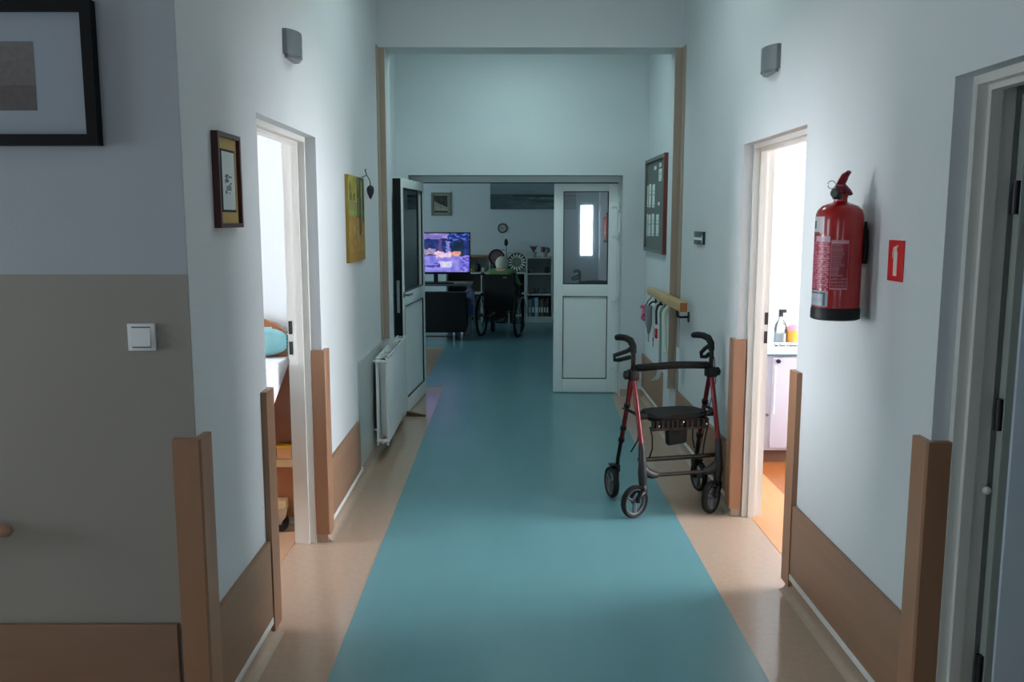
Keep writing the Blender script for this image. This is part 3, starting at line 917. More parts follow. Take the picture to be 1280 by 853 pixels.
# ------------------------------------------------------------------ fire extinguisher and its sign
EX, EY, EZ = 1.112, 2.99, 1.264
fe = thing('fire_extinguisher', 'large red fire extinguisher hung on the right wall near its small sign', 'fire extinguisher', (EX, EY, EZ))
RB = 0.078
b = MB()
b.lathe([(RB, 0.04), (RB, 0.335), (RB*0.985, 0.352), (RB*0.92, 0.368), (RB*0.75, 0.382), (RB*0.5, 0.390), (0.026, 0.394), (0.022, 0.398), (0.022, 0.415), (0, 0.415)], (EX, EY, EZ), seg=40)
b.build('cylinder', m_redx, fe)
b = MB(); b.lathe([(0, 0.004), (RB*0.93, 0), (RB*1.03, 0.004), (RB*1.035, 0.035), (RB*1.0, 0.043), (0, 0.043)], (EX, EY, EZ), seg=40)
b.build('foot_ring', m_black, fe)
def on_cyl(a0, a1, z0, z1, rr):
    def f(s, t):
        a = a0+(a1-a0)*s
        return (EX+math.cos(a)*rr, EY+math.sin(a)*rr, EZ+z0+(z1-z0)*t)
    return f
PINKW = (0.84, 0.58, 0.64)
def lab_main(s, t):
    e = 0.03
    if s < e*1.2 or s > 1-e*1.2 or t < e or t > 1-e: return (0.80, 0.50, 0.55)
    if t > 0.93: return (0.86, 0.66, 0.68)
    if t < 0.26:
        row = (t/0.26*4) % 1
        return (0.70, 0.40, 0.45) if row < 0.6 and h2(int(s*22), int(t*60)) > 0.25 else (0.56, 0.11, 0.15)
    row = (t*26) % 1
    edge = 0.45+0.5*h2(int(t*13), 3)
    if s > edge: return (0.56, 0.10, 0.13)
    return (0.64, 0.36, 0.40) if row < 0.62 else (0.58, 0.22, 0.27)
def lab_side(s, t):
    if t > 0.90: return (0.82, 0.70, 0.76) if s > 0.35 else (0.60, 0.14, 0.22)
    row = (t*34) % 1
    if row < 0.55 and h2(int(s*16), int(t*34)+7) > 0.35: return (0.84, 0.50, 0.60)
    if 0.5 < s < 0.7: return (0.72, 0.30, 0.40)
    return (0.62, 0.13, 0.22)
def lab_top(s, t):
    c = (0.80, 0.80, 0.82)
    if 0.3 < t < 0.75 and 0.15 < s < 0.45: c = (0.35, 0.36, 0.38)
    if t < 0.12: c = (0.3, 0.28, 0.30)
    if s > 0.75: c = (0.84, 0.78, 0.80)
    return c
def lab_low(s, t):
    if s < 0.06 or s > 0.88 or t < 0.06 or t > 0.92: return (0.62, 0.68, 0.74)
    if s > 0.78 or t > 0.82: return (0.25, 0.32, 0.42)
    return (0.72, 0.76, 0.80) if (t*11) % 1 > 0.3 else (0.62, 0.67, 0.72)
# the camera looks along +Y and slightly right: front of the cylinder is at about -110 degrees
canvas('instruction_label', (0, 0, 0), (0, 0, 0), (0, 0, 0), 34, 60, lab_main, m_printg, fe, curve=on_cyl(R(-127), R(-85), 0.106, 0.270, RB+0.0006))
canvas('side_label', (0, 0, 0), (0, 0, 0), (0, 0, 0), 24, 60, lab_side, m_printg, fe, curve=on_cyl(R(-196), R(-129.5), 0.106, 0.282, RB+0.0006))
canvas('upper_label', (0, 0, 0), (0, 0, 0), (0, 0, 0), 20, 20, lab_top, m_printg, fe, curve=on_cyl(R(-200), R(-147), 0.290, 0.347, RB+0.0006))
canvas('lower_label', (0, 0, 0), (0, 0, 0), (0, 0, 0), 20, 20, lab_low, m_printg, fe, curve=on_cyl(R(-196), R(-129), 0.048, 0.100, RB+0.0006))
b = MB(); b.lathe([(0.022, 0.408), (0.024, 0.412), (0.024, 0.422), (0.016, 0.426), (0.016, 0.436), (0, 0.436)], (EX, EY, EZ), seg=18)
valve = b.build('valve', m_redx, fe)
b = MB(); b.lathe([(0, 0), (0.014, 0), (0.016, 0.005), (0.016, 0.014), (0.012, 0.018), (0, 0.018)], (EX-0.022, EY-0.022, EZ+0.424), (-0.75, -0.66, 0), 18)
b.box(EX-0.034, EX-0.012, EY-0.034, EY-0.012, EZ+0.404, EZ+0.43, 0.003)
b.build('pressure_gauge', m_dgrey, fe)
# handles: two curved levers, upper one raised towards the viewer's right
dv = Vector((0.42, -0.9, 0)).normalized()
hb = Vector((EX+0.002, EY+0.004, EZ+0.434))
up = MB(); up.tube([hb-dv*0.016+Vector((0, 0, 0.0)), hb-dv*0.004+Vector((0, 0, 0.020)), hb+dv*0.006+Vector((0, 0, 0.036)), hb+dv*0.015+Vector((0, 0, 0.050)), hb+dv*0.030+Vector((0, 0, 0.060))], 0.011, 12, radii=[0.011, 0.0145, 0.014, 0.0125, 0.008], squash=(1.25, 0.75))
up.build('upper_lever', mat('lever_crimson', (0.46, 0.05, 0.12), 0.35), fe)
up = MB(); up.tube([hb-dv*0.014+Vector((0, 0, 0.010)), hb+dv*0.010+Vector((0, 0, 0.012)), hb+dv*0.028+Vector((0, 0, -0.002)), hb+dv*0.042+Vector((0, 0, -0.014))], 0.010, 12, radii=[0.010, 0.013, 0.012, 0.008], squash=(1.2, 0.75))
up.build('lower_lever', mat('lever_crimson_dark', (0.42, 0.05, 0.11), 0.35), fe)
ring = MB(); ring.tube([(EX-0.040+0.013*math.cos(a), EY-0.02, EZ+0.452+0.013*math.sin(a)) for a in [2*math.pi*k/18 for k in range(18)]], 0.0016, 6, closed=True)
ring.tube([(EX-0.027, EY-0.02, EZ+0.452), (EX+0.012, EY-0.012, EZ+0.446)], 0.002, 6)
ring.build('safety_pin', m_steel, fe)
ho = MB(); ho.tube([(EX+0.004, EY+0.018, EZ+0.414), (EX+0.02, EY+0.05, EZ+0.412), (EX+0.05, EY+0.055, EZ+0.385), (EX+0.076, EY+0.02, EZ+0.35), (EX+0.081, EY-0.022, EZ+0.30), (EX+0.080, EY-0.028, EZ+0.24), (EX+0.079, EY-0.027, EZ+0.19)], 0.0085, 10, radii=[0.006, 0.006, 0.007, 0.007, 0.008, 0.009, 0.009])
ho.build('hose', m_rubber, fe)
b = MB(); b.box(XR-0.016, XR, EY+0.01, EY+0.05, EZ+0.20, EZ+0.33, 0.002).box(EX+0.07, XR-0.01, EY+0.02, EY+0.04, EZ+0.30, EZ+0.312)
b.build('wall_bracket', m_black, fe)

sg = thing('fire_sign', 'small red sign with white extinguisher symbol on the right wall', 'sign', (XR, 2.757, 1.411))
bx(XR-0.003, XR, 2.703, 2.813, 1.409, 1.537).build('plate', m_signr, sg)
sy = lambda a: 2.758-(a-0.5)*0.105          # left to right across the sign as seen
s2 = MB()
Z = lambda q: 1.411+q*0.126
s2.prism([(sy(0.38), Z(0.12)), (sy(0.62), Z(0.12)), (sy(0.62), Z(0.70)), (sy(0.56), Z(0.76)), (sy(0.56), Z(0.80)), (sy(0.66), Z(0.86)), (sy(0.62), Z(0.89)), (sy(0.50), Z(0.85)), (sy(0.34), Z(0.83)), (sy(0.28), Z(0.72)), (sy(0.28), Z(0.55)), (sy(0.31), Z(0.55)), (sy(0.33), Z(0.72)), (sy(0.38), Z(0.77)), (sy(0.44), Z(0.77)), (sy(0.38), Z(0.70))], 'x', XR-0.0042, XR-0.003)
s2.build('extinguisher_symbol', mat('sign_cream', (0.90, 0.86, 0.80), 0.5), sg)
# wall sensor
se = thing('thermostat', 'small dark teal wall unit with pale band between lamp and handrail', 'thermostat', (XR, 5.60, 1.445))
bx(XR-0.018, XR, 5.47, 5.73, 1.447, 1.527, 0.003).build('body', mat('dark_teal_plastic', (0.12, 0.24, 0.24), 0.4), se)
bx(XR-0.0195, XR-0.016, 5.50, 5.72, 1.474, 1.490).build('band', m_white, se)
bx(XR-0.0195, XR-0.016, 5.478, 5.492, 1.455, 1.505).build('slider', m_white, se)

# ------------------------------------------------------------------ notice board with leaflets
nbd = picture_frame_x('notice_board', 'grey notice board with reddish near edge and white leaflets on the lobby right wall', XR, -1, 6.80, 7.76, 1.335, 2.105, 0.028, 0.035, mat('grey_brown_frame', (0.42, 0.42, 0.40), 0.5), 'notice board')
bx(XR-0.037, XR-0.001, 6.794, 6.830, 1.333, 2.107, 0.003).build('near_stile', m_boardf, nbd)['label'] = 'reddish wooden stile'
bx(XR-0.018, XR-0.002, 6.825, 7.735, 1.36, 2.08).build('felt', m_board, nbd)
cols = [(7.655, 7.705), (7.50, 7.61), (7.31, 7.43), (7.09, 7.21)]
def leaflet(y0, y1, z0, z1, label, group=None):
    def fn(s, t):
        if t > 0.86: return (0.84, 0.88, 0.86)
        if (t*14) % 1 < 0.4 and h2(int(s*6), int(t*14)) > 0.35: return (0.60, 0.67, 0.66)
        return (0.82, 0.87, 0.85)
    o = MB()
    th = thing('leaflet', label, 'paper', (XR-0.019, (y0+y1)/2, z0), 0, group)
    bx(XR-0.0205, XR-0.0185, y0, y1, z0, z1).build('sheet', m_paper, th)
    canvas('print', (XR-0.0208, y1-0.006, z0+0.006), (0, -(y1-y0-0.012), 0), (0, 0, z1-z0-0.012), 8, 20, fn, m_print, th)
names = ['farthest', 'second', 'third', 'nearest']
for k, (a, b_) in enumerate(cols):
    leaflet(a, b_, 1.46+0.004*k, 1.65-0.006*(k % 2), '%s tall leaflet from the far end in the notice board\'s lower row' % names[k], 'leaflets in the lower row')
for k, (a, b_) in enumerate(cols[:3]):
    leaflet(a, b_, 1.71-0.004*k, 1.89+0.01*(k % 2), '%s tall white leaflet in the middle row of the notice board' % ['farthest', 'second', 'nearest'][k], 'leaflets in the middle row')
leaflet(6.99, 7.13, 1.905, 2.0, 'larger pale sheet at the top near corner of the notice board', None)
leaflet(7.26, 7.36, 2.005, 2.035, 'tiny white slip at the top of the notice board, farther of two', 'slips at the top')
leaflet(7.02, 7.12, 2.015, 2.045, 'tiny white slip above the larger sheet on the notice board', 'slips at the top')
leaflet(7.06, 7.15, 1.715, 1.74, 'small slip at the near end of the middle row of the notice board', None)

# ------------------------------------------------------------------ handrail with the things hung on it
hr = thing('handrail', 'short pale wooden handrail on black brackets on the right wall', 'handrail', (1.13, 6.36, 1.0))
bx(1.105, 1.155, 5.69, 7.06, 1.005, 1.068, 0.008).build('rail', m_rail, hr)
bx(1.107, 1.153, 5.687, 5.692, 1.007, 1.066, 0.002).build('end_grain', m_railend, hr)
for yy in (5.90, 6.78):
    k = MB()
    k.box(XR-0.008, XR, yy-0.02, yy+0.02, 0.915, 0.985, 0.004)
    k.tube([(XR-0.005, yy, 0.95), (1.145, yy, 0.95), (1.132, yy, 0.957), (1.13, yy, 0.975), (1.13, yy, 1.008)], 0.008, 8)
    k.build('bracket', m_black, hr)
# grey folded umbrella hooked over the rail
um = thing('umbrella', 'folded grey umbrella hooked over the far part of the handrail', 'umbrella', (1.08, 6.72, 0.665))
MB().lathe([(0, 0.0), (0.004, 0.0), (0.005, 0.06), (0.012, 0.075), (0.03, 0.16), (0.034, 0.26), (0.022, 0.285), (0, 0.285)], (1.07, 6.72, 0.665), seg=14).build('canopy', mat('grey_nylon', (0.50, 0.52, 0.55), 0.7, bump=0.3, bscale=40), um)
h = MB(); h.tube([(1.07, 6.72, 0.94), (1.072, 6.722, 0.958), (1.095, 6.735, 0.975), (1.15, 6.765, 0.974), (1.152, 6.79, 0.973), (1.150, 6.815, 0.96), (1.148, 6.82, 0.935)], 0.007, 10)
h.build('hook_handle', m_black, um)
# pink artificial flower bunch
fl = thing('flower_bunch', 'bunch of pink flowers hung at the handrail beside the grey umbrella', 'flowers', (1.03, 6.80, 0.85))
pk = MB()
for k in range(16):
    a = k*2.4
    pk.ball((1.045+0.022*math.cos(a)*(k % 3)/2, 6.80+0.03*math.sin(a), 0.835+0.009*k*0.75), 0.015, 8, 6)
pk.build('petals', m_pink, fl)
MB().tube([(1.05, 6.79, 0.93), (1.075, 6.80, 0.98), (1.098, 6.81, 1.0), (1.098, 6.81, 1.012)], 0.004, 6).build('stem', m_leaf, fl)
# straps, lanyard, shoehorn
def hang(name, label, cat, x, y, pts, r, m, sq=(1, 1)):
    th = thing(name, label, cat, (x, y, min(q[2] for q in pts)))
    MB().tube(pts, r, 8, squash=sq).build('strap', m, th)
    return th
def loop_on_rail(y, zlow, dy=0.0, x=1.09):
    return [(1.128, y, 1.0035), (1.122, y, 0.985), (1.10, y, 0.965), (x, y+dy*0.1, 0.93), (x, y+dy*0.4, 0.88), (x, y+dy*0.7, (0.9+zlow)/2), (x, y+dy, zlow)]
m_dstrap = mat('dark_strap', (0.16, 0.17, 0.15), 0.8)
m_lstrap = mat('pale_green_strap', (0.76, 0.82, 0.75), 0.8)
m_wstrap = mat('white_strap', (0.78, 0.80, 0.80), 0.8)
th = hang('lanyard', 'dark cord with a red tag hanging from the handrail', 'lanyard', 1.09, 6.42, loop_on_rail(6.51, 0.83, -0.02), 0.006, m_dstrap, (1.5, 0.6))
tg = MB(); tg.box(1.08, 1.098, 6.47, 6.51, 0.725, 0.80, 0.006); tg.build('red_tag', m_signr, th)
th['label'] = 'dark cord with a red tag hanging from the handrail'
hang('cord', 'long thin grey-green strap hanging lowest but one from the handrail', 'strap', 1.09, 6.30, loop_on_rail(6.34, 0.56, -0.05), 0.007, mat('grey_green_strap', (0.55, 0.62, 0.58), 0.8), (1.3, 0.5))
th = hang('cord', 'wide pale green strap nearest the camera on the handrail', 'strap', 1.09, 6.18, loop_on_rail(6.19, 0.68, -0.10), 0.011, m_lstrap, (1.3, 0.5))
th = hang('key_ring', 'white cord with a small key ring hanging beside the red tag', 'keys', 1.085, 6.50, loop_on_rail(6.60, 0.72, -0.02, 1.083), 0.006, m_wstrap, (1.5, 0.6))
k = MB(); k.tube([(1.083, 6.58+0.012*math.cos(a), 0.705+0.016*math.sin(a)) for a in [2*math.pi*q/12 for q in range(12)]], 0.0025, 6, closed=True); k.box(1.081, 1.085, 6.573, 6.587, 0.65, 0.692); k.build('ring', m_strike, th)
th = hang('shoehorn', 'white curved shoehorn hanging on a cord below the handrail', 'shoehorn', 1.095, 6.40, loop_on_rail(6.39, 0.54, 0.0, 1.095), 0.003, m_wstrap)
k = MB(); k.tube([(1.095, 6.39, 0.545), (1.10, 6.38, 0.50), (1.098, 6.40, 0.46), (1.085, 6.43, 0.43), (1.065, 6.46, 0.415)], 0.012, 10, radii=[0.006, 0.011, 0.015, 0.017, 0.010], squash=(1.2, 0.45)); k.build('blade', m_white, th)
th = hang('cloth_tag', 'white card hanging on a strap close to the wall at the handrail', 'card', 1.15, 6.03, [(1.15, 6.05, 1.0035), (1.168, 6.05, 0.96), (1.168, 6.04, 0.72)], 0.003, m_wstrap)
bx(1.166, 1.170, 6.0, 6.09, 0.58, 0.72).build('card', m_paper, th)

# ------------------------------------------------------------------ left bedroom
bd = thing('bed', 'orange beech care bed with white duvet seen through the left doorway', 'bed', (-1.6, 3.5, 0))
hb = MB()
top = [(-1.108, 0.93), (-1.112, 0.98), (-1.125, 1.015), (-1.15, 1.05), (-1.19, 1.08), (-1.25, 1.10), (-1.35, 1.112), (-1.6, 1.115)]
poly = [(-1.108, 0.06)]+top+[(-2.0, 1.09), (-2.05, 1.05), (-2.06, 0.06)]
hb.prism(poly, 'y', 4.43, 4.462)
hb.build('headboard', m_bedwood, bd)
bx(-1.255, -1.205, 4.4285, 4.431, 1.045, 1.062).build('badge', m_white, bd)
bx(-2.02, -1.26, 2.72, 4.425, 0.46, 0.66, 0.04).build('mattress', m_linen, bd)
bx(-1.16, -1.135, 2.75, 4.10, 0.34, 0.46, 0.004).build('side_rail', m_bedwood, bd)
dv_ = MB()
dv_.prism([(4.42, 0.885), (4.216, 0.79), (4.06, 0.713), (3.94, 0.656), (3.4, 0.43), (2.72, 0.43), (2.72, 0.86), (3.6, 0.90), (4.1, 0.915), (4.42, 0.912)], 'x', -2.04, -1.118)
bmesh.ops.bevel(dv_.bm, geom=dv_.bm.edges[:], offset=0.006, segments=2, affect='EDGES')
dv_.build('duvet', m_linen, bd)
lb = MB(); lb.box(-2.0, -1.10, 4.375, 4.425, 0.345, 0.388, 0.004); lb.build('upper_bearer', m_cream, bd)
lb = MB(); lb.box(-2.0, -1.150, 4.36, 4.42, 0.118, 0.172, 0.004); lb.build('lower_bearer', m_cream, bd)
for (xx, yy) in ((-1.19, 4.39), (-1.95, 4.39), (-1.185, 2.9), (-1.95, 2.9)):
    a = MB()
    a.lathe([(0.02, -0.012), (0.05, -0.012), (0.052, 0.0), (0.05, 0.012), (0.02, 0.012)], (xx, yy-0.01, 0.054), (0, 1, 0), 20, close=True)
    cw = a.build('castor', m_rubber, bd)
    a = MB(); a.prism([(xx-0.055, 0.13), (xx+0.05, 0.13), (xx+0.04, 0.085), (xx+0.01, 0.05), (xx-0.03, 0.05), (xx-0.055, 0.09)], 'y', yy-0.035, yy-0.024)
    a.build('castor_cover', m_steel, cw)
pi = thing('pillow', 'pale teal pillow leaning on the headboard in the left bedroom', 'pillow', (-1.45, 4.37, 0.915))
pm = MB()
n = 26
for (sc_, yy) in ((0.55, 4.355), (0.86, 4.34), (1.0, 4.375), (0.86, 4.41), (0.55, 4.424)):
    ring = []
    for k in range(n):
        a = 2*math.pi*k/n
        ring.append(pm.bm.verts.new((-1.45+0.335*sc_*math.copysign(abs(math.cos(a))**0.6, math.cos(a)), yy, 0.995+0.08*(sc_**1.5)*math.copysign(abs(math.sin(a))**0.6, math.sin(a))+(0.02 if math.cos(a) < 0 else -0.0))))
    if sc_ == 0.55 and yy < 4.4:
        pm.bm.faces.new(ring)
    else:
        for k in range(n):
            pm.bm.faces.new((prev[k], prev[(k+1) % n], ring[(k+1) % n], ring[k]))
    prev = ring
pm.bm.faces.new(list(reversed(prev)))
pm.build('pillowcase', m_tealcloth, pi, angle=80)
fr = MB()
for k in range(7):
    fr.box(-1.120, -1.108, 4.372, 4.378, 0.935+k*0.017, 0.944+k*0.017)
fr.build('fringe', mat('dark_teal_trim', (0.15, 0.45, 0.45), 0.8), pi)
bxr = thing('small_box', 'little peach box with yellow lid on the bed bearer in the left bedroom', 'box', (-1.16, 4.40, 0.388))
bx(-1.19, -1.115, 4.378, 4.422, 0.3885, 0.442, 0.003).build('carton', mat('peach_card', (0.86, 0.66, 0.48), 0.6), bxr)
bx(-1.192, -1.113, 4.376, 4.423, 0.442, 0.458, 0.003).build('lid', mat('yellow_card', (0.90, 0.74, 0.16), 0.6), bxr)

# ------------------------------------------------------------------ right bedroom cabinet and things on it
cb = thing('bedside_cabinet', 'white bedside cabinet with pale blue top through the right doorway', 'cabinet', (1.95, 5.9, 0))
CX0, CX1, CY0, CY1 = 1.60, 2.2, 5.66, 6.1
bx(CX0, CX1, CY0, CY1, 0.09, 0.735, 0.004).build('body', mat('cabinet_white', (0.68, 0.68, 0.73), 0.4), cb)
bx(CX0+0.03, CX1-0.03, CY0+0.05, CY1, 0.0, 0.09).build('plinth', mat('brown_plinth', (0.36, 0.24, 0.17), 0.5), cb)
bx(CX0-0.02, CX1+0.02, CY0-0.03, CY1, 0.735, 0.785, 0.006).build('top', mat('pale_blue_laminate', (0.72, 0.88, 0.93), 0.3), cb)
bx(CX0-0.018, CX1+0.018, CY0-0.026, CY1, 0.727, 0.736).build('top_edge', mat('blue_grey_edge', (0.22, 0.32, 0.36), 0.4), cb)
dr = bx(CX0+0.11, CX1-0.02, CY0-0.018, CY0, 0.11, 0.715, 0.003).build('door', mat('cabinet_door_white', (0.71, 0.71, 0.76), 0.4), cb)
MB().lathe([(0, 0), (0.013, 0), (0.015, 0.006), (0.012, 0.02), (0, 0.022)], (1.745, CY0-0.018, 0.69), (0, -1, 0), 14).build('knob', m_black, dr)
MB().lathe([(0, 0), (0.009, 0), (0.009, 0.012), (0, 0.012)], (1.69, CY0-0.002, 0.33), (0, -1, 0), 10).build('peg', m_grey, cb)
MB().tube([(1.728, CY0-0.022, 0.66), (1.728, CY0-0.022, 0.34)], 0.005, 8).build('pull_strip', m_white, dr)
# spray bottle, jug, plate, orange item
sp = thing('spray_bottle', 'clear bottle with dark spray nozzle on the white cabinet', 'bottle', (1.80, 5.80, 0.785))
MB().lathe([(0, 0), (0.038, 0), (0.04, 0.01), (0.04, 0.10), (0.034, 0.13), (0.014, 0.165), (0.014, 0.185), (0, 0.185)], (1.80, 5.80, 0.785), seg=18).build('body', m_bottle, sp)
n_ = MB(); n_.lathe([(0, 0.18), (0.016, 0.18), (0.016, 0.205), (0.008, 0.21), (0, 0.21)], (1.80, 5.80, 0.785), seg=12); n_.box(1.785, 1.835, 5.79, 5.81, 0.99, 1.012, 0.004); n_.build('nozzle', m_dgrey, sp)
MB().lathe([(0, 0.003), (0.037, 0.003), (0.037, 0.07), (0, 0.07)], (1.80, 5.80, 0.785), seg=18).build('liquid', mat('pale_teal_liquid', (0.86, 0.92, 0.93), 0.2), sp)
so = thing('soap_bottle', 'white pump bottle left of the spray bottle on the white cabinet', 'bottle', (1.695, 5.80, 0.785))
MB().lathe([(0, 0), (0.034, 0), (0.036, 0.008), (0.036, 0.10), (0.028, 0.118), (0.013, 0.125), (0.013, 0.15), (0.008, 0.152), (0.008, 0.17), (0, 0.17)], (1.695, 5.80, 0.785), seg=18).build('body', m_white, so)
n_ = MB(); n_.box(1.683, 1.725, 5.792, 5.808, 0.953, 0.966, 0.003); n_.build('pump', m_white, so)
og = thing('juice_carton', 'orange tub with pink lid at the right on the white cabinet', 'tub', (1.885, 5.80, 0.785))
MB().lathe([(0, 0), (0.04, 0), (0.044, 0.09), (0, 0.09)], (1.885, 5.80, 0.785), seg=18).build('tub_body', mat('orange_plastic', (0.92, 0.62, 0.24), 0.4), og)
MB().lathe([(0, 0.09), (0.046, 0.09), (0.046, 0.108), (0.02, 0.125), (0, 0.127)], (1.885, 5.80, 0.785), seg=18).build('lid', mat('pink_plastic', (0.92, 0.56, 0.64), 0.4), og)
pt = thing('cloth_doily', 'white cloth with dark pattern at the front of the white cabinet', 'cloth', (1.80, 5.71, 0.785))
c_ = MB(); c_.box(1.64, 1.96, 5.634, 5.76, 0.785, 0.797, 0.004); c_.build('cloth', m_linen, pt)
pc = MB()
for k in range(22):
    xx = 1.715+0.15*random.random(); yy = 5.636+0.06*random.random()
    pc.box(xx, xx+0.012, yy, yy+0.006, 0.797, 0.7985, rot=Matrix.Rotation(random.random()*3, 3, 'Z'))
    pc.box(xx, xx+0.011, 5.6325, 5.6345, 0.787+0.007*random.random(), 0.796)
pc.build('pattern', m_dgrey, pt)

# ------------------------------------------------------------------ living room
def screen_img(s, t):
    n = vn(s*16, t*11); n2 = vn(s*34+5, t*24)
    s += (vn(s*22, t*30)-0.5)*0.05; t += (vn(s*20+7, t*22)-0.5)*0.09
    if t > 0.42:
        c = mix((0.06, 0.10, 0.30), (0.18, 0.26, 0.56), n*0.7+n2*0.5)
        if t > 0.86 and s < 0.68: c = mix((0.45, 0.40, 0.72), (0.75, 0.70, 0.92), n)
        if s > 0.70 and t > 0.80 and n2 > 0.55: c = (0.30, 0.42, 0.85)
        if 0.74 < s < 0.92 and 0.45 < t < 0.8: c = mix((0.05, 0.10, 0.22), (0.12, 0.24, 0.36), n)
    else:
        c = mix((0.42, 0.42, 0.85), (0.66, 0.62, 0.95), n)
    for cx, wd, ht, col in ((0.56, 0.035, 0.86, (0.42, 0.30, 0.52)), (0.68, 0.035, 0.80, (0.62, 0.66, 0.96))):
        if abs(s-cx) < wd*(1.1-0.6*(t-0.42)/0.5) and 0.40 < t < ht: c = mix(col, (0.3, 0.28, 0.6), n2*0.5)
    if 0.72 < s < 0.86 and 0.40 < t < 0.54: c = mix((0.90, 0.52, 0.52), (0.95, 0.72, 0.62), n2)
    if 0.48 < s < 0.73 and 0.38 < t < 0.52: c = mix((0.92, 0.70, 0.86), (1, 0.92, 0.98), n2)
    if s < 0.49 and 0.45 < t < 0.60: c = mix((0.90, 0.72, 0.62), (0.5, 0.5, 0.8), n2)
    if s > 0.88 and t < 0.45 and n2 > 0.4: c = (0.36, 0.30, 0.78)
    if 0.55 < s < 0.73 and 0.14 < t < 0.27: c = mix((0.93, 0.92, 0.97), (0.80, 0.78, 1.0), n)
    if s < 0.56 and 0.12 < t < 0.2: c = mix((0.22, 0.20, 0.62), (0.34, 0.32, 0.78), n2)
    return c
tv = thing('television', 'flat television showing a violet-blue garden show on a low stand', 'television', (-1.03, 12.3, 0.72))
TX0, TX1, TZ0, TZ1, TY = -1.50, -0.545, 0.85, 1.43, 12.28
bx(TX0, TX1, TY, TY+0.05, TZ0, TZ1, 0.006).build('casing', m_black, tv)
canvas('screen', (TX0+0.014, TY-0.0008, TZ0+0.03), (TX1-TX0-0.028, 0, 0), (0, 0, TZ1-TZ0-0.045), 140, 86, screen_img, m_screen, tv)
fo = MB(); fo.box(-1.06, -1.0, TY+0.01, TY+0.04, 0.735, 0.86).box(-1.25, -0.78, TY-0.08, TY+0.13, 0.72, 0.737, 0.004)
fo.build('foot', m_black, tv)
ts = thing('television_stand', 'low dark stand with glossy shelf under the television', 'table', (-1.1, 12.35, 0))
bx(-1.75, -0.52, 12.185, 12.75, 0.69, 0.72, 0.004).build('top', mat('violet_lit_laminate', (0.36, 0.34, 0.42), 0.25), ts)  # violet tint puts the screen's glow into the top's colour
bx(-1.75, -0.55, 12.22, 12.72, 0.40, 0.42).build('shelf', mat('dark_laminate', (0.16, 0.15, 0.17), 0.3), ts)
for xx in (-1.72, -0.57):
    for yy in (12.22, 12.70):
        bx(xx-0.02, xx+0.02, yy-0.02, yy+0.02, 0, 0.69).build('leg', m_lampg, ts)
rc = thing('remote_control', 'yellowish small box lying on the stand below the television', 'box', (-0.675, 12.23, 0.72))
bx(-0.73, -0.62, 12.20, 12.26, 0.7205, 0.742, 0.004).build('case', mat('olive_plastic', (0.48, 0.46, 0.24), 0.5), rc)

ac = thing('armchair', 'black armchair with steel legs turned away in front of the television', 'armchair', (-1.0, 11.75, 0))
AY = 11.62
b = MB(); b.box(-1.42, -0.575, AY, AY+0.12, 0.11, 0.655, 0.03); b.build('backrest', m_fabric, ac)
bx(-1.32, -0.68, AY+0.10, AY+0.54, 0.22, 0.42, 0.03).build('seat', m_fabric, ac)
for xx in (-1.42, -0.69):
    bx(xx, xx+0.115, AY+0.08, AY+0.54, 0.12, 0.56, 0.03).build('armrest', m_fabric, ac)
for xx in (-1.36, -0.745, -0.64):
    bx(xx-0.014, xx+0.014, AY+0.02, AY+0.05, 0.0, 0.125, 0.002).build('leg', m_steel, ac)
for xx in (-1.36, -0.62):
    bx(xx-0.014, xx+0.014, AY+0.47, AY+0.50, 0.0, 0.125, 0.002).build('leg', m_steel, ac)
bx(-1.36, -0.64, AY+0.03, AY+0.04, 0.05, 0.065).build('leg_bar', m_dgrey, ac)

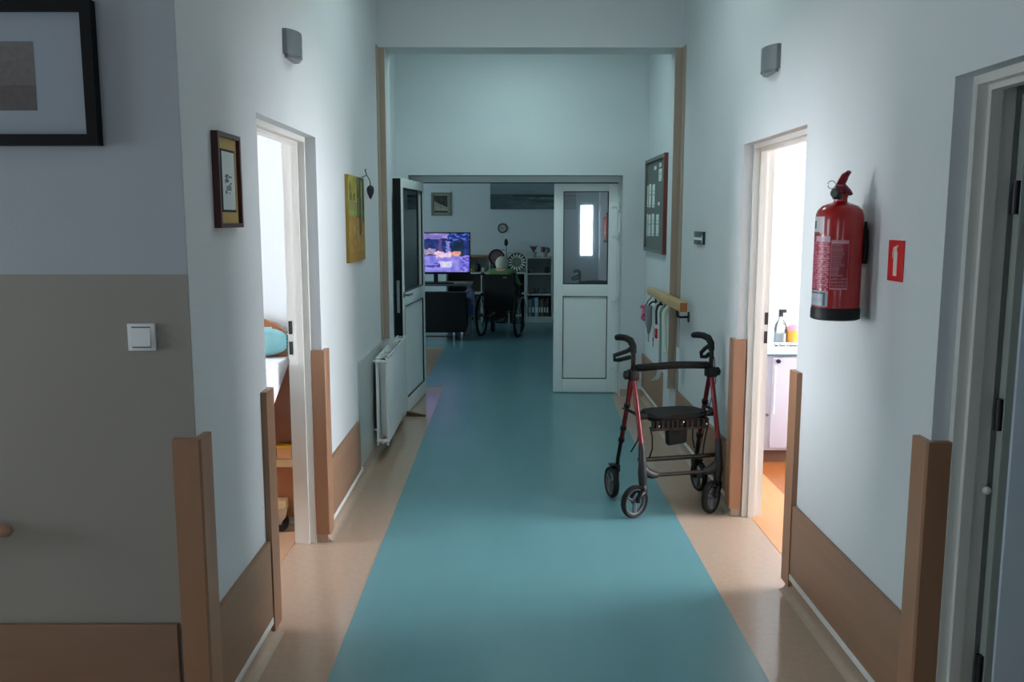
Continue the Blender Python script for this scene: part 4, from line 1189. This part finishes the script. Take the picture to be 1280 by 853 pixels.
# wheelchair with a seated person, seen from behind
wc = thing('wheelchair', 'black wheelchair seen from behind in the living room, carrying a person', 'wheelchair', (-0.13, 12.12, 0), R(-13))
WR = 0.29
for s in (-1, 1):
    cx = s*0.262
    t_ = MB(); t_.tube([(cx, WR*math.cos(a), WR+WR*math.sin(a)) for a in [2*math.pi*k/36 for k in range(36)]], 0.018, 8, closed=True)
    wo = t_.build('rear_wheel', m_rubber, wc, local=True)
    t_ = MB(); t_.tube([(cx+s*0.045, 0.255*math.cos(a), WR+0.255*math.sin(a)) for a in [2*math.pi*k/36 for k in range(36)]], 0.0085, 8, closed=True)
    t_.build('hand_rim', m_steel, wo, local=True)
    t_ = MB()
    for k in range(16):
        a = 2*math.pi*k/16
        t_.tube([(cx+0.02*(1 if k % 2 else -1), 0.02*math.cos(a+1), WR+0.02*math.sin(a+1)), (cx, (WR-0.015)*math.cos(a), WR+(WR-0.015)*math.sin(a))], 0.0025, 5)
    t_.lathe([(0, -0.035), (0.028, -0.035), (0.028, 0.035), (0, 0.035)], (cx, 0, WR), (1, 0, 0), 14)
    t_.build('spokes', m_steel, wo, local=True)
    fr = MB()
    fr.tube([(s*0.215, -0.02, 0.27), (s*0.215, -0.03, 0.50), (s*0.215, -0.06, 0.85), (s*0.215, -0.075, 0.875), (s*0.215, -0.17, 0.87)], 0.012, 10)
    fr.tube([(s*0.215, -0.02, 0.27), (s*0.215, 0.38, 0.27), (s*0.215, 0.46, 0.25)], 0.011, 10)
    fr.tube([(s*0.215, -0.03, 0.47), (s*0.215, 0.40, 0.49), (s*0.212, 0.47, 0.44), (s*0.20, 0.55, 0.14)], 0.011, 10)
    fo = fr.build('side_frame', m_dgrey, wc, local=True)
    MB().tube([(s*0.215, -0.09, 0.873), (s*0.215, -0.18, 0.868)], 0.017, 10).build('push_handle', m_rubber, fo, local=True)
    ar = MB(); ar.box(s*0.225-0.025, s*0.225+0.025, 0.02, 0.34, 0.69, 0.715, 0.01); ar.tube([(s*0.225, 0.05, 0.48), (s*0.225, 0.05, 0.69)], 0.009, 8); ar.tube([(s*0.225, 0.30, 0.48), (s*0.225, 0.30, 0.69)], 0.009, 8)
    ar.build('armrest', m_black, wc, local=True)
    cs = MB(); cs.lathe([(0.03, -0.013), (0.075, -0.015), (0.08, 0), (0.075, 0.015), (0.03, 0.013)], (s*0.215, 0.44, 0.08), (1, 0, 0), 20, close=True)
    cs.tube([(s*0.215, 0.45, 0.26), (s*0.235, 0.45, 0.17), (s*0.235, 0.44, 0.08), (s*0.20, 0.44, 0.08)], 0.008, 8)
    cs.build('castor', m_rubber, wc, local=True)
    ft = MB(); ft.box(s*0.11-0.075, s*0.11+0.075, 0.50, 0.66, 0.12, 0.135, 0.004); ft.build('footplate', m_black, wc, local=True)
    cr = MB(); cr.tube([(s*0.215, 0.16, 0.25), (-s*0.215, 0.16, 0.47)], 0.010, 8); cr.build('cross_brace', m_steel, wc, local=True)
b = MB()
b.prism([(-0.02, 0.36), (-0.035, 0.50), (-0.065, 0.86), (-0.085, 0.86), (-0.052, 0.50), (-0.04, 0.36)], 'x', -0.212, 0.212)
bk_ = b.build('backrest', m_fabric, wc, local=True)
MB().box(0.06, 0.115, -0.0905, -0.082, 0.81, 0.83).build('label_patch', m_grey, bk_, local=True)
k = MB(); k.ball((-0.075, -0.068, 0.735), (0.022, 0.003, 0.03)).ball((0.03, -0.068, 0.735), (0.018, 0.003, 0.03))
k.build('print_mark', m_grey, bk_, local=True)
MB().box(-0.205, 0.205, -0.03, 0.42, 0.475, 0.515, 0.012).build('seat', m_fabric, wc, local=True)
MB().prism([(-0.10, 0.42), (0.10, 0.42), (0.045, 0.25), (-0.045, 0.25)], 'y', -0.005, 0.02).build('seat_bag', m_fabric, wc, local=True)

# person
def skin(name, verts, edges, radii, m, parent, root=0, sub=2):
    me = bpy.data.meshes.new(name)
    me.from_pydata(verts, edges, [])
    o = bpy.data.objects.new(name, me)
    C.objects.link(o)
    o.parent = parent
    md = o.modifiers.new('skin', 'SKIN'); md.use_smooth_shade = True
    sv = me.skin_vertices[0] if me.skin_vertices else None
    if sv is None:
        bm = bmesh.new(); bm.from_mesh(me); bm.verts.layers.skin.verify(); bm.to_mesh(me); bm.free()
        sv = me.skin_vertices[0]
    for i, r in enumerate(radii):
        sv.data[i].radius = (r, r) if not hasattr(r, '__len__') else r
        sv.data[i].use_root = (i == root)
    sd = o.modifiers.new('smooth', 'SUBSURF'); sd.levels = sub; sd.render_levels = sub
    me.materials.append(m)
    MATS[o.name] = MATS[parent.name].copy()
    return o
pe = thing('person', 'white-haired person in a green top sitting in the wheelchair, seen from behind', 'person', (-0.13, 12.12, 0.515), R(-13))
O5 = 0.515
V, E_, RD = [], [], []
def av(x, y, z, r, link=None):
    V.append((x, y, z-O5)); RD.append(r)
    if link is not None: E_.append((link, len(V)-1))
    return len(V)-1
pel = av(0, 0.10, 0.62, 0.125)
wa = av(0, 0.07, 0.73, 0.115, pel)
ch = av(0, 0.06, 0.82, 0.125, wa)
ub = av(0, 0.095, 0.875, 0.085, ch)
nk = av(0.0, 0.13, 0.905, 0.052, ub)
hd0 = av(-0.005, 0.16, 0.945, 0.064, nk)
hd1 = av(-0.01, 0.175, 1.00, 0.080, hd0)
hd2 = av(-0.012, 0.175, 1.045, 0.060, hd1)
for s in (-1, 1):
    sh = av(s*0.145, 0.085, 0.86, 0.058, ub)
    el = av(s*0.215, 0.10, 0.72, 0.042, sh)
    wr = av(s*0.17, 0.33, 0.70, 0.029, el)
    pa = av(s*0.13, 0.40, 0.675, 0.030, wr)
    for q in range(4):
        f1 = av(s*(0.118+0.012*q)-s*0.012, 0.435+0.006*q, 0.668, 0.009, pa)
        f2 = av(s*(0.112+0.010*q)-s*0.016, 0.468+0.004*q, 0.652, 0.008, f1)
        av(s*(0.108+0.009*q)-s*0.02, 0.482-0.002*q, 0.632, 0.007, f2)
    th1 = av(s*0.10, 0.39, 0.69, 0.010, pa); av(s*0.08, 0.42, 0.685, 0.008, th1)
    hp_ = av(s*0.09, 0.14, 0.605, 0.088, pel)
    kn = av(s*0.11, 0.47, 0.585, 0.062, hp_)
    an = av(s*0.11, 0.55, 0.22, 0.040, kn)
    he = av(s*0.11, 0.56, 0.175, 0.036, an)
    av(s*0.115, 0.67, 0.165, 0.030, he)
body = skin('body', V, E_, RD, m_skin, pe)
# clothing grown from the same joints, slightly larger
V, E_, RD = [], [], []
a0 = av(0, 0.10, 0.62, 0.142); a1 = av(0, 0.07, 0.73, 0.136, a0); a2 = av(0, 0.06, 0.82, 0.146, a1); a3 = av(0, 0.092, 0.878, 0.095, a2); av(0, 0.12, 0.90, 0.062, a3)
for s in (-1, 1):
    q = av(s*0.147, 0.085, 0.863, 0.072, a3); q = av(s*0.217, 0.10, 0.72, 0.056, q); av(s*0.18, 0.28, 0.702, 0.045, q)
skin('shirt', V, E_, RD, m_green, pe)
V, E_, RD = [], [], []
a0 = av(0, 0.12, 0.60, 0.135)
for s in (-1, 1):
    q = av(s*0.09, 0.14, 0.605, 0.100, a0); q = av(s*0.11, 0.47, 0.588, 0.075, q); av(s*0.11, 0.548, 0.23, 0.058, q)
skin('trousers', V, E_, RD, m_trou, pe)
for s in (-1, 1):
    V, E_, RD = [], [], []
    q = av(s*0.11, 0.56, 0.185, 0.048); av(s*0.115, 0.68, 0.172, 0.038, q)
    skin('shoe', V, E_, RD, m_black, pe)
hr_ = MB()
hr_.ball((-0.01, 0.165, 1.005-O5), (0.094, 0.10, 0.094), 20, 12)
hr_.ball((-0.008, 0.128, 0.95-O5), (0.080, 0.058, 0.065), 16, 10)
hr_.build('hair', m_hair, pe, local=True)
fc = MB()
fc.ball((-0.012, 0.267, 0.99-O5), (0.012, 0.018, 0.018), 10, 8)
fc.build('nose', m_skin, pe, local=True)
for s in (-1, 1):
    MB().ball((-0.012+s*0.03, 0.252, 1.013-O5), 0.010, 10, 8).build('eye', m_white, pe, local=True)
    MB().ball((-0.012+s*0.09, 0.17, 0.99-O5), (0.010, 0.02, 0.03), 10, 8).build('ear', m_skin, pe, local=True)
MB().ball((-0.012, 0.246, 0.953-O5), (0.022, 0.006, 0.006), 10, 6).build('mouth', mat('lips', (0.60, 0.34, 0.32), 0.6), pe, local=True)

bl = thing('folded_blanket', 'blue patterned cloth draped between the black armchair and the wheelchair', 'cloth', (-0.50, 12.0, 0.3))
def cloth_fn(s, t):
    n = vn(s*10, t*16)
    return mix((0.14, 0.20, 0.42), (0.42, 0.48, 0.66), 1 if n > 0.55 else n*0.6)
m = MB()
prof = [(-0.482, 0.30), (-0.478, 0.50), (-0.48, 0.60), (-0.51, 0.655), (-0.56, 0.668), (-0.62, 0.62), (-0.665, 0.585)]
inn = [(-0.665, 0.567), (-0.57, 0.567), (-0.563, 0.50), (-0.563, 0.30)]
m.prism(prof+inn, 'y', 11.80, 12.10)
m.build('cloth', mat('blue_cotton', (0.22, 0.27, 0.46), 0.9, var=0.5, scale=14, second=(0.55, 0.60, 0.75)), bl)
bx(-0.555, -0.486, 11.795, 11.80, 0.33, 0.46).build('hem', mat('blue_hem', (0.20, 0.32, 0.52), 0.8), bl)

# shelving along the back wall
m_shelf = mat('white_shelf', (0.78, 0.80, 0.79), 0.4)
BY0, BY1 = 13.72, 14.14
bc = thing('bookcase', 'narrow white open bookcase with three compartments against the back wall', 'bookcase', (0.46, 13.9, 0))
f = MB()
f.box(0.258, 0.276, BY0, BY1, 0, 1.02).box(0.655, 0.673, BY0, BY1, 0, 1.02)
f.build('side_panel', m_shelf, bc)
for z in (0.075, 0.43, 0.755, 1.005):
    bx(0.276, 0.655, BY0, BY1, z, z+0.018).build('shelf', m_shelf, bc)
bx(0.276, 0.655, BY0+0.01, BY0+0.03, 0, 0.075).build('plinth', m_shelf, bc)
bx(0.276, 0.655, BY1-0.008, BY1, 0.09, 1.0).build('back_panel', m_shelf, bc)
bk = [((0.60, 0.66, 0.66), 0.05, 0.27), ((0.20, 0.36, 0.42), 0.05, 0.29), ((0.62, 0.72, 0.76), 0.055, 0.30), ((0.16, 0.20, 0.22), 0.03, 0.27), ((0.42, 0.38, 0.30), 0.04, 0.28), ((0.20, 0.20, 0.20), 0.035, 0.25), ((0.28, 0.22, 0.18), 0.04, 0.29)]
nm = ['pale grey binder at the left end', 'dark teal binder second from the left', 'pale blue binder third from the left', 'thin black book in the middle', 'tan book right of the middle', 'thin dark grey book near the right end', 'brown book at the right end']
x = 0.288
for (col, w_, h_), lb in zip(bk, nm):
    th = thing('book', lb+' on the lowest bookcase shelf', 'book', (x+w_/2, BY0+0.12, 0.093), 0, 'books on the lowest shelf of the bookcase')
    bx(x, x+w_, BY0+0.03, BY0+0.22, 0.0935, 0.093+h_, 0.004).build('cover', mat('book_cover', col, 0.6), th)
    bx(x+w_*0.2, x+w_*0.8, BY0+0.0285, BY0+0.031, 0.16, 0.24).build('spine_label', m_paper, th)
    x += w_+0.004
def cup(x, y, z, r, h, col, label, name='cup', cat='cup', group=None):
    th = thing(name, label, cat, (x, y, z), 0, group)
    MB().lathe([(0, 0), (r*0.8, 0), (r, h*0.3), (r, h), (r*0.88, h), (r*0.86, h*0.25), (0, h*0.1)], (x, y, z+0.0005), seg=16).build('body', mat(name+'_glaze', col, 0.35), th)
    MB().tube([(x+r*0.95, y, z+h*0.8), (x+r*1.6, y, z+h*0.7), (x+r*1.6, y, z+h*0.35), (x+r*0.95, y, z+h*0.25)], r*0.12, 6).build('handle', mat(name+'_handle', col, 0.35), th)
cup(0.36, BY0+0.12, 0.773, 0.03, 0.06, (0.55, 0.60, 0.60), 'small pale cup on the top compartment shelf of the bookcase')
cup(0.585, BY0+0.12, 0.773, 0.035, 0.10, (0.07, 0.08, 0.09), 'black mug at the right of the top compartment of the bookcase')
cup(0.42, BY0+0.12, 0.448, 0.035, 0.09, (0.34, 0.38, 0.37), 'grey cup at the left in the middle compartment of the bookcase')
cup(0.52, BY0+0.12, 0.448, 0.035, 0.075, (0.30, 0.33, 0.33), 'dark grey cup at the right in the middle compartment of the bookcase')
def plant(x, y, z, label, pot, leafm, n=10, h=0.12, spread=0.07, blossom=None):
    th = thing('potted_plant', label, 'plant', (x, y, z))
    MB().lathe([(0, 0), (0.04, 0), (0.052, 0.08), (0.045, 0.08), (0.04, 0.07), (0, 0.07)], (x, y, z+0.0005), seg=16).build('pot', mat('glazed_pot', pot, 0.5), th)
    lf_ = MB()
    for k in range(n):
        a = k*2.4
        e = Vector((x+spread*math.cos(a), y+spread*0.6*math.sin(a), z+0.08+h*(0.5+0.5*h2(k, 2))))
        b0_ = Vector((x, y, z+0.07))
        lf_.tube([b0_, b0_.lerp(e, 0.5)+Vector((0, 0, 0.02)), e], 0.012, 6, radii=[0.003, 0.014, 0.002], squash=(1, 0.25))
    lf_.build('leaves', leafm, th)
    if blossom:
        bl_ = MB()
        for k in range(9):
            a = k*2.1
            bl_.ball((x+spread*0.7*math.cos(a), y-0.02+0.03*math.sin(a), z+0.09+0.05*h2(k, 5)), 0.026, 8, 6)
        bl_.build('blossoms', blossom, th)
plant(0.375, BY0+0.12, 1.023, 'small pale potted plant on top of the bookcase, left', (0.62, 0.60, 0.55), mat('grey_leaf', (0.34, 0.36, 0.32), 0.7), 10, 0.11)
plant(0.545, BY0+0.12, 1.023, 'potted plant with dusky pink blossoms on top of the bookcase, right', (0.66, 0.64, 0.62), mat('grey_leaf_pale', (0.38, 0.42, 0.38), 0.7), 8, 0.10, 0.09, mat('dusky_pink', (0.58, 0.32, 0.42), 0.8))

ls = thing('low_shelf', 'long low white shelf unit with raised wooden board behind the wheelchair', 'shelf', (-0.35, 13.9, 0))
bx(-1.0, 0.25, 13.74, 14.14, 0.765, 0.787).build('top', m_shelf, ls)
for xx in (-1.0, -0.45, -0.02, 0.234):
    bx(xx, xx+0.016, 13.74, 14.14, 0, 0.765).build('upright', m_shelf, ls)
bx(-0.984, 0.234, 13.76, 14.14, 0.445, 0.462).build('shelf', m_shelf, ls)
bx(-0.984, 0.234, 14.13, 14.14, 0.0, 0.765).build('back_panel', mat('dark_back_panel', (0.30, 0.27, 0.27), 0.7), ls)
bx(-0.70, -0.30, 13.84, 14.14, 1.022, 1.047).build('raised_board', mat('warm_board', (0.62, 0.47, 0.28), 0.5), ls)
for xx in (-0.69, -0.325):
    bx(xx, xx+0.016, 13.86, 14.14, 0.787, 1.022).build('riser', m_shelf, ls)
bt = thing('round_box', 'black round tin standing under the raised wooden board', 'tin', (-0.50, 13.95, 0.787))
MB().lathe([(0, 0), (0.035, 0), (0.045, 0.04), (0.048, 0.07), (0.04, 0.11), (0.02, 0.125), (0, 0.128)], (-0.50, 13.95, 0.7875), seg=18).build('body', m_black, bt)
MB().lathe([(0, 0.125), (0.010, 0.128), (0.012, 0.14), (0, 0.148)], (-0.50, 13.95, 0.7875), seg=10).build('lid_knob', m_steel, bt)
cup(-0.40, 13.80, 0.787, 0.035, 0.07, (0.62, 0.60, 0.58), 'pale cup on the low shelf right of the black tin')
cup(-0.58, 13.80, 0.787, 0.03, 0.06, (0.52, 0.56, 0.20), 'lime green cup at the left on the low shelf', group=None)
jr = thing('jar', 'small black jar on the middle shelf beside the bookcase', 'jar', (0.14, 13.85, 0.462))
MB().lathe([(0, 0), (0.04, 0), (0.042, 0.06), (0.03, 0.075), (0.03, 0.09), (0, 0.09)], (0.14, 13.85, 0.4625), seg=14).build('body', m_black, jr)
MB().lathe([(0, 0.09), (0.034, 0.09), (0.034, 0.105), (0, 0.105)], (0.14, 13.85, 0.4625), seg=14).build('lid', m_dgrey, jr)
# decorative plate with a petal rim
dp_ = thing('decorative_plate', 'round plate with white petal rim standing on the low shelf', 'plate', (0.115, 13.85, 0.787))
c0 = Vector((0.115, 13.85, 0.787+0.152))
MB().lathe([(0, 0), (0.14, 0), (0.15, -0.006), (0.15, 0.012), (0, 0.012)], c0, (0, 1, 0), 36).build('disc', mat('plate_grey', (0.26, 0.28, 0.27), 0.5), dp_)
MB().lathe([(0, -0.006), (0.055, -0.006), (0.06, 0), (0, 0)], c0, (0, 1, 0), 24).build('centre', mat('plate_centre', (0.46, 0.48, 0.46), 0.5), dp_)
m_petal = mat('petal_white', (0.86, 0.87, 0.82), 0.5)
for k in range(16):
    a = 2*math.pi*k/16
    d = Vector((math.cos(a), 0, math.sin(a)))
    MB().tube([c0+d*0.066+Vector((0, -0.006, 0)), c0+d*0.10+Vector((0, -0.008, 0)), c0+d*0.138+Vector((0, -0.008, 0))], 0.014, 6, radii=[0.006, 0.015, 0.009], squash=(1, 1)).build('petal', m_petal, dp_)
# round-topped photo frame and plant stem behind the person's head
pf = thing('photo_frame', 'round dark photo frame standing on the low shelf behind the head', 'photo frame', (-0.21, 13.80, 0.787))
c1 = Vector((-0.205, 13.80, 0.787+0.235))
MB().lathe([(0.10, -0.012), (0.125, -0.012), (0.125, 0.012), (0.10, 0.012)], c1, (0, 1, 0), 30, close=True).build('rim', mat('dark_rim', (0.16, 0.13, 0.15), 0.4), pf)
MB().lathe([(0, -0.004), (0.102, -0.004), (0.102, 0.006), (0, 0.006)], c1, (0, 1, 0), 30).build('photo', mat('dusky_photo', (0.48, 0.38, 0.38), 0.5, var=0.35, scale=14), pf)
bx(-0.26, -0.15, 13.78, 13.83, 0.7875, 0.91, 0.004).build('foot', mat('dark_foot', (0.16, 0.13, 0.15), 0.4), pf)
vs_ = thing('vase', 'pale vase with one dark flower on a stem on the low shelf', 'vase', (-0.045, 13.97, 0.787))
MB().lathe([(0, 0), (0.035, 0), (0.05, 0.06), (0.045, 0.14), (0.022, 0.20), (0.026, 0.22), (0.02, 0.22), (0.018, 0.19), (0, 0.05)], (-0.045, 13.97, 0.7875), seg=18).build('body', mat('vase_glaze', (0.46, 0.55, 0.50), 0.4), vs_)
MB().tube([(-0.045, 13.97, 0.82), (-0.045, 13.96, 1.05), (-0.055, 13.95, 1.20)], 0.005, 6).build('stem', m_leaf, vs_)
MB().lathe([(0, -0.05), (0.025, -0.03), (0.032, 0.01), (0.022, 0.05), (0.008, 0.07), (0, 0.072)], (-0.056, 13.95, 1.235), seg=12).build('flower', mat('dark_flower', (0.10, 0.14, 0.13), 0.7), vs_)
k = MB()
for a, z in ((0.2, 1.07), (2.8, 1.12), (0.4, 1.0), (3.4, 1.05)):
    e = Vector((-0.045+0.10*math.cos(a), 13.95, z))
    k.tube([Vector((-0.045, 13.96, z-0.02)), e*0.5+Vector((-0.045, 13.96, z))*0.5+Vector((0, 0, 0.015)), e], 0.015, 6, radii=[0.003, 0.018, 0.003], squash=(1, 0.3))
k.build('leaves', m_leaf, vs_)

# pictures and clock on the back wall
p = picture_frame_y('framed_picture', 'small portrait-format picture in pale wooden frame above the television', -1.245, -0.935, 1.665, 2.03, YB-0.001, 0.03, 0.025, mat('olive_wood_frame', (0.50, 0.50, 0.42), 0.5))
bx(-1.22, -0.96, YB-0.012, YB-0.004, 1.69, 2.005).build('mount', mat('mount_beige', (0.58, 0.58, 0.52), 0.8), p)
def portrait(s, t):
    n = vn(s*9, t*9)
    c = mix((0.13, 0.14, 0.13), (0.28, 0.27, 0.24), n)
    if t < 0.55-0.35*(s-0.3) and t > 0.12: c = mix((0.52, 0.50, 0.46), (0.70, 0.68, 0.62), n)
    return c
canvas('print', (-1.195, YB-0.0125, 1.715), (0.21, 0, 0), (0, 0, 0.265), 24, 28, portrait, m_print, p)
p = thing('landscape_painting', 'wide grey seascape painting hanging high on the back wall', 'picture', (0.36, YB, 1.77))
bx(-0.305, 1.05, YB-0.035, YB-0.001, 1.768, 2.42, 0.003).build('stretcher', mat('grey_canvas_edge', (0.24, 0.28, 0.29), 0.8), p)
def sea(s, t):
    n = vn(s*7, t*16); n2 = vn(s*20, t*44)
    c = mix((0.34, 0.41, 0.43), (0.66, 0.72, 0.73), t*0.8+0.35*n*s)
    if t < 0.36: c = mix((0.22, 0.29, 0.31), (0.50, 0.56, 0.56), n*s+0.2*n2)
    if 0.30 < t < 0.335 and s > 0.25: c = (0.20, 0.25, 0.23)
    if 0.24 < t < 0.29 and s > 0.45: c = mix(c, (0.55, 0.60, 0.56), n2)
    if 0.05 < t < 0.08: c = mix(c, (0.5, 0.55, 0.54), s*0.8)
    return c
canvas('print', (-0.303, YB-0.0353, 1.77), (1.351, 0, 0), (0, 0, 0.648), 70, 50, sea, m_print, p)
ck = thing('wall_clock', 'small round wall clock with dark rim on the back wall', 'clock', (-0.115, YB, 1.40))
cc = Vector((-0.115, YB-0.001, 1.47))
MB().lathe([(0.058, 0), (0.075, 0), (0.075, 0.018), (0.068, 0.026), (0.058, 0.022)], cc, (0, -1, 0), 32, close=True).build('rim', mat('clock_rim', (0.16, 0.14, 0.15), 0.4), ck)
MB().lathe([(0, 0), (0.06, 0), (0.06, 0.014), (0, 0.014)], cc, (0, -1, 0), 32).build('dial', mat('clock_dial', (0.70, 0.70, 0.68), 0.5), ck)
k = MB(); k.tube([cc+Vector((0, -0.017, 0)), cc+Vector((-0.025, -0.017, 0.015))], 0.004, 6).tube([cc+Vector((0, -0.018, 0)), cc+Vector((0.03, -0.018, -0.03))], 0.003, 6)
k.build('hands', m_black, ck)
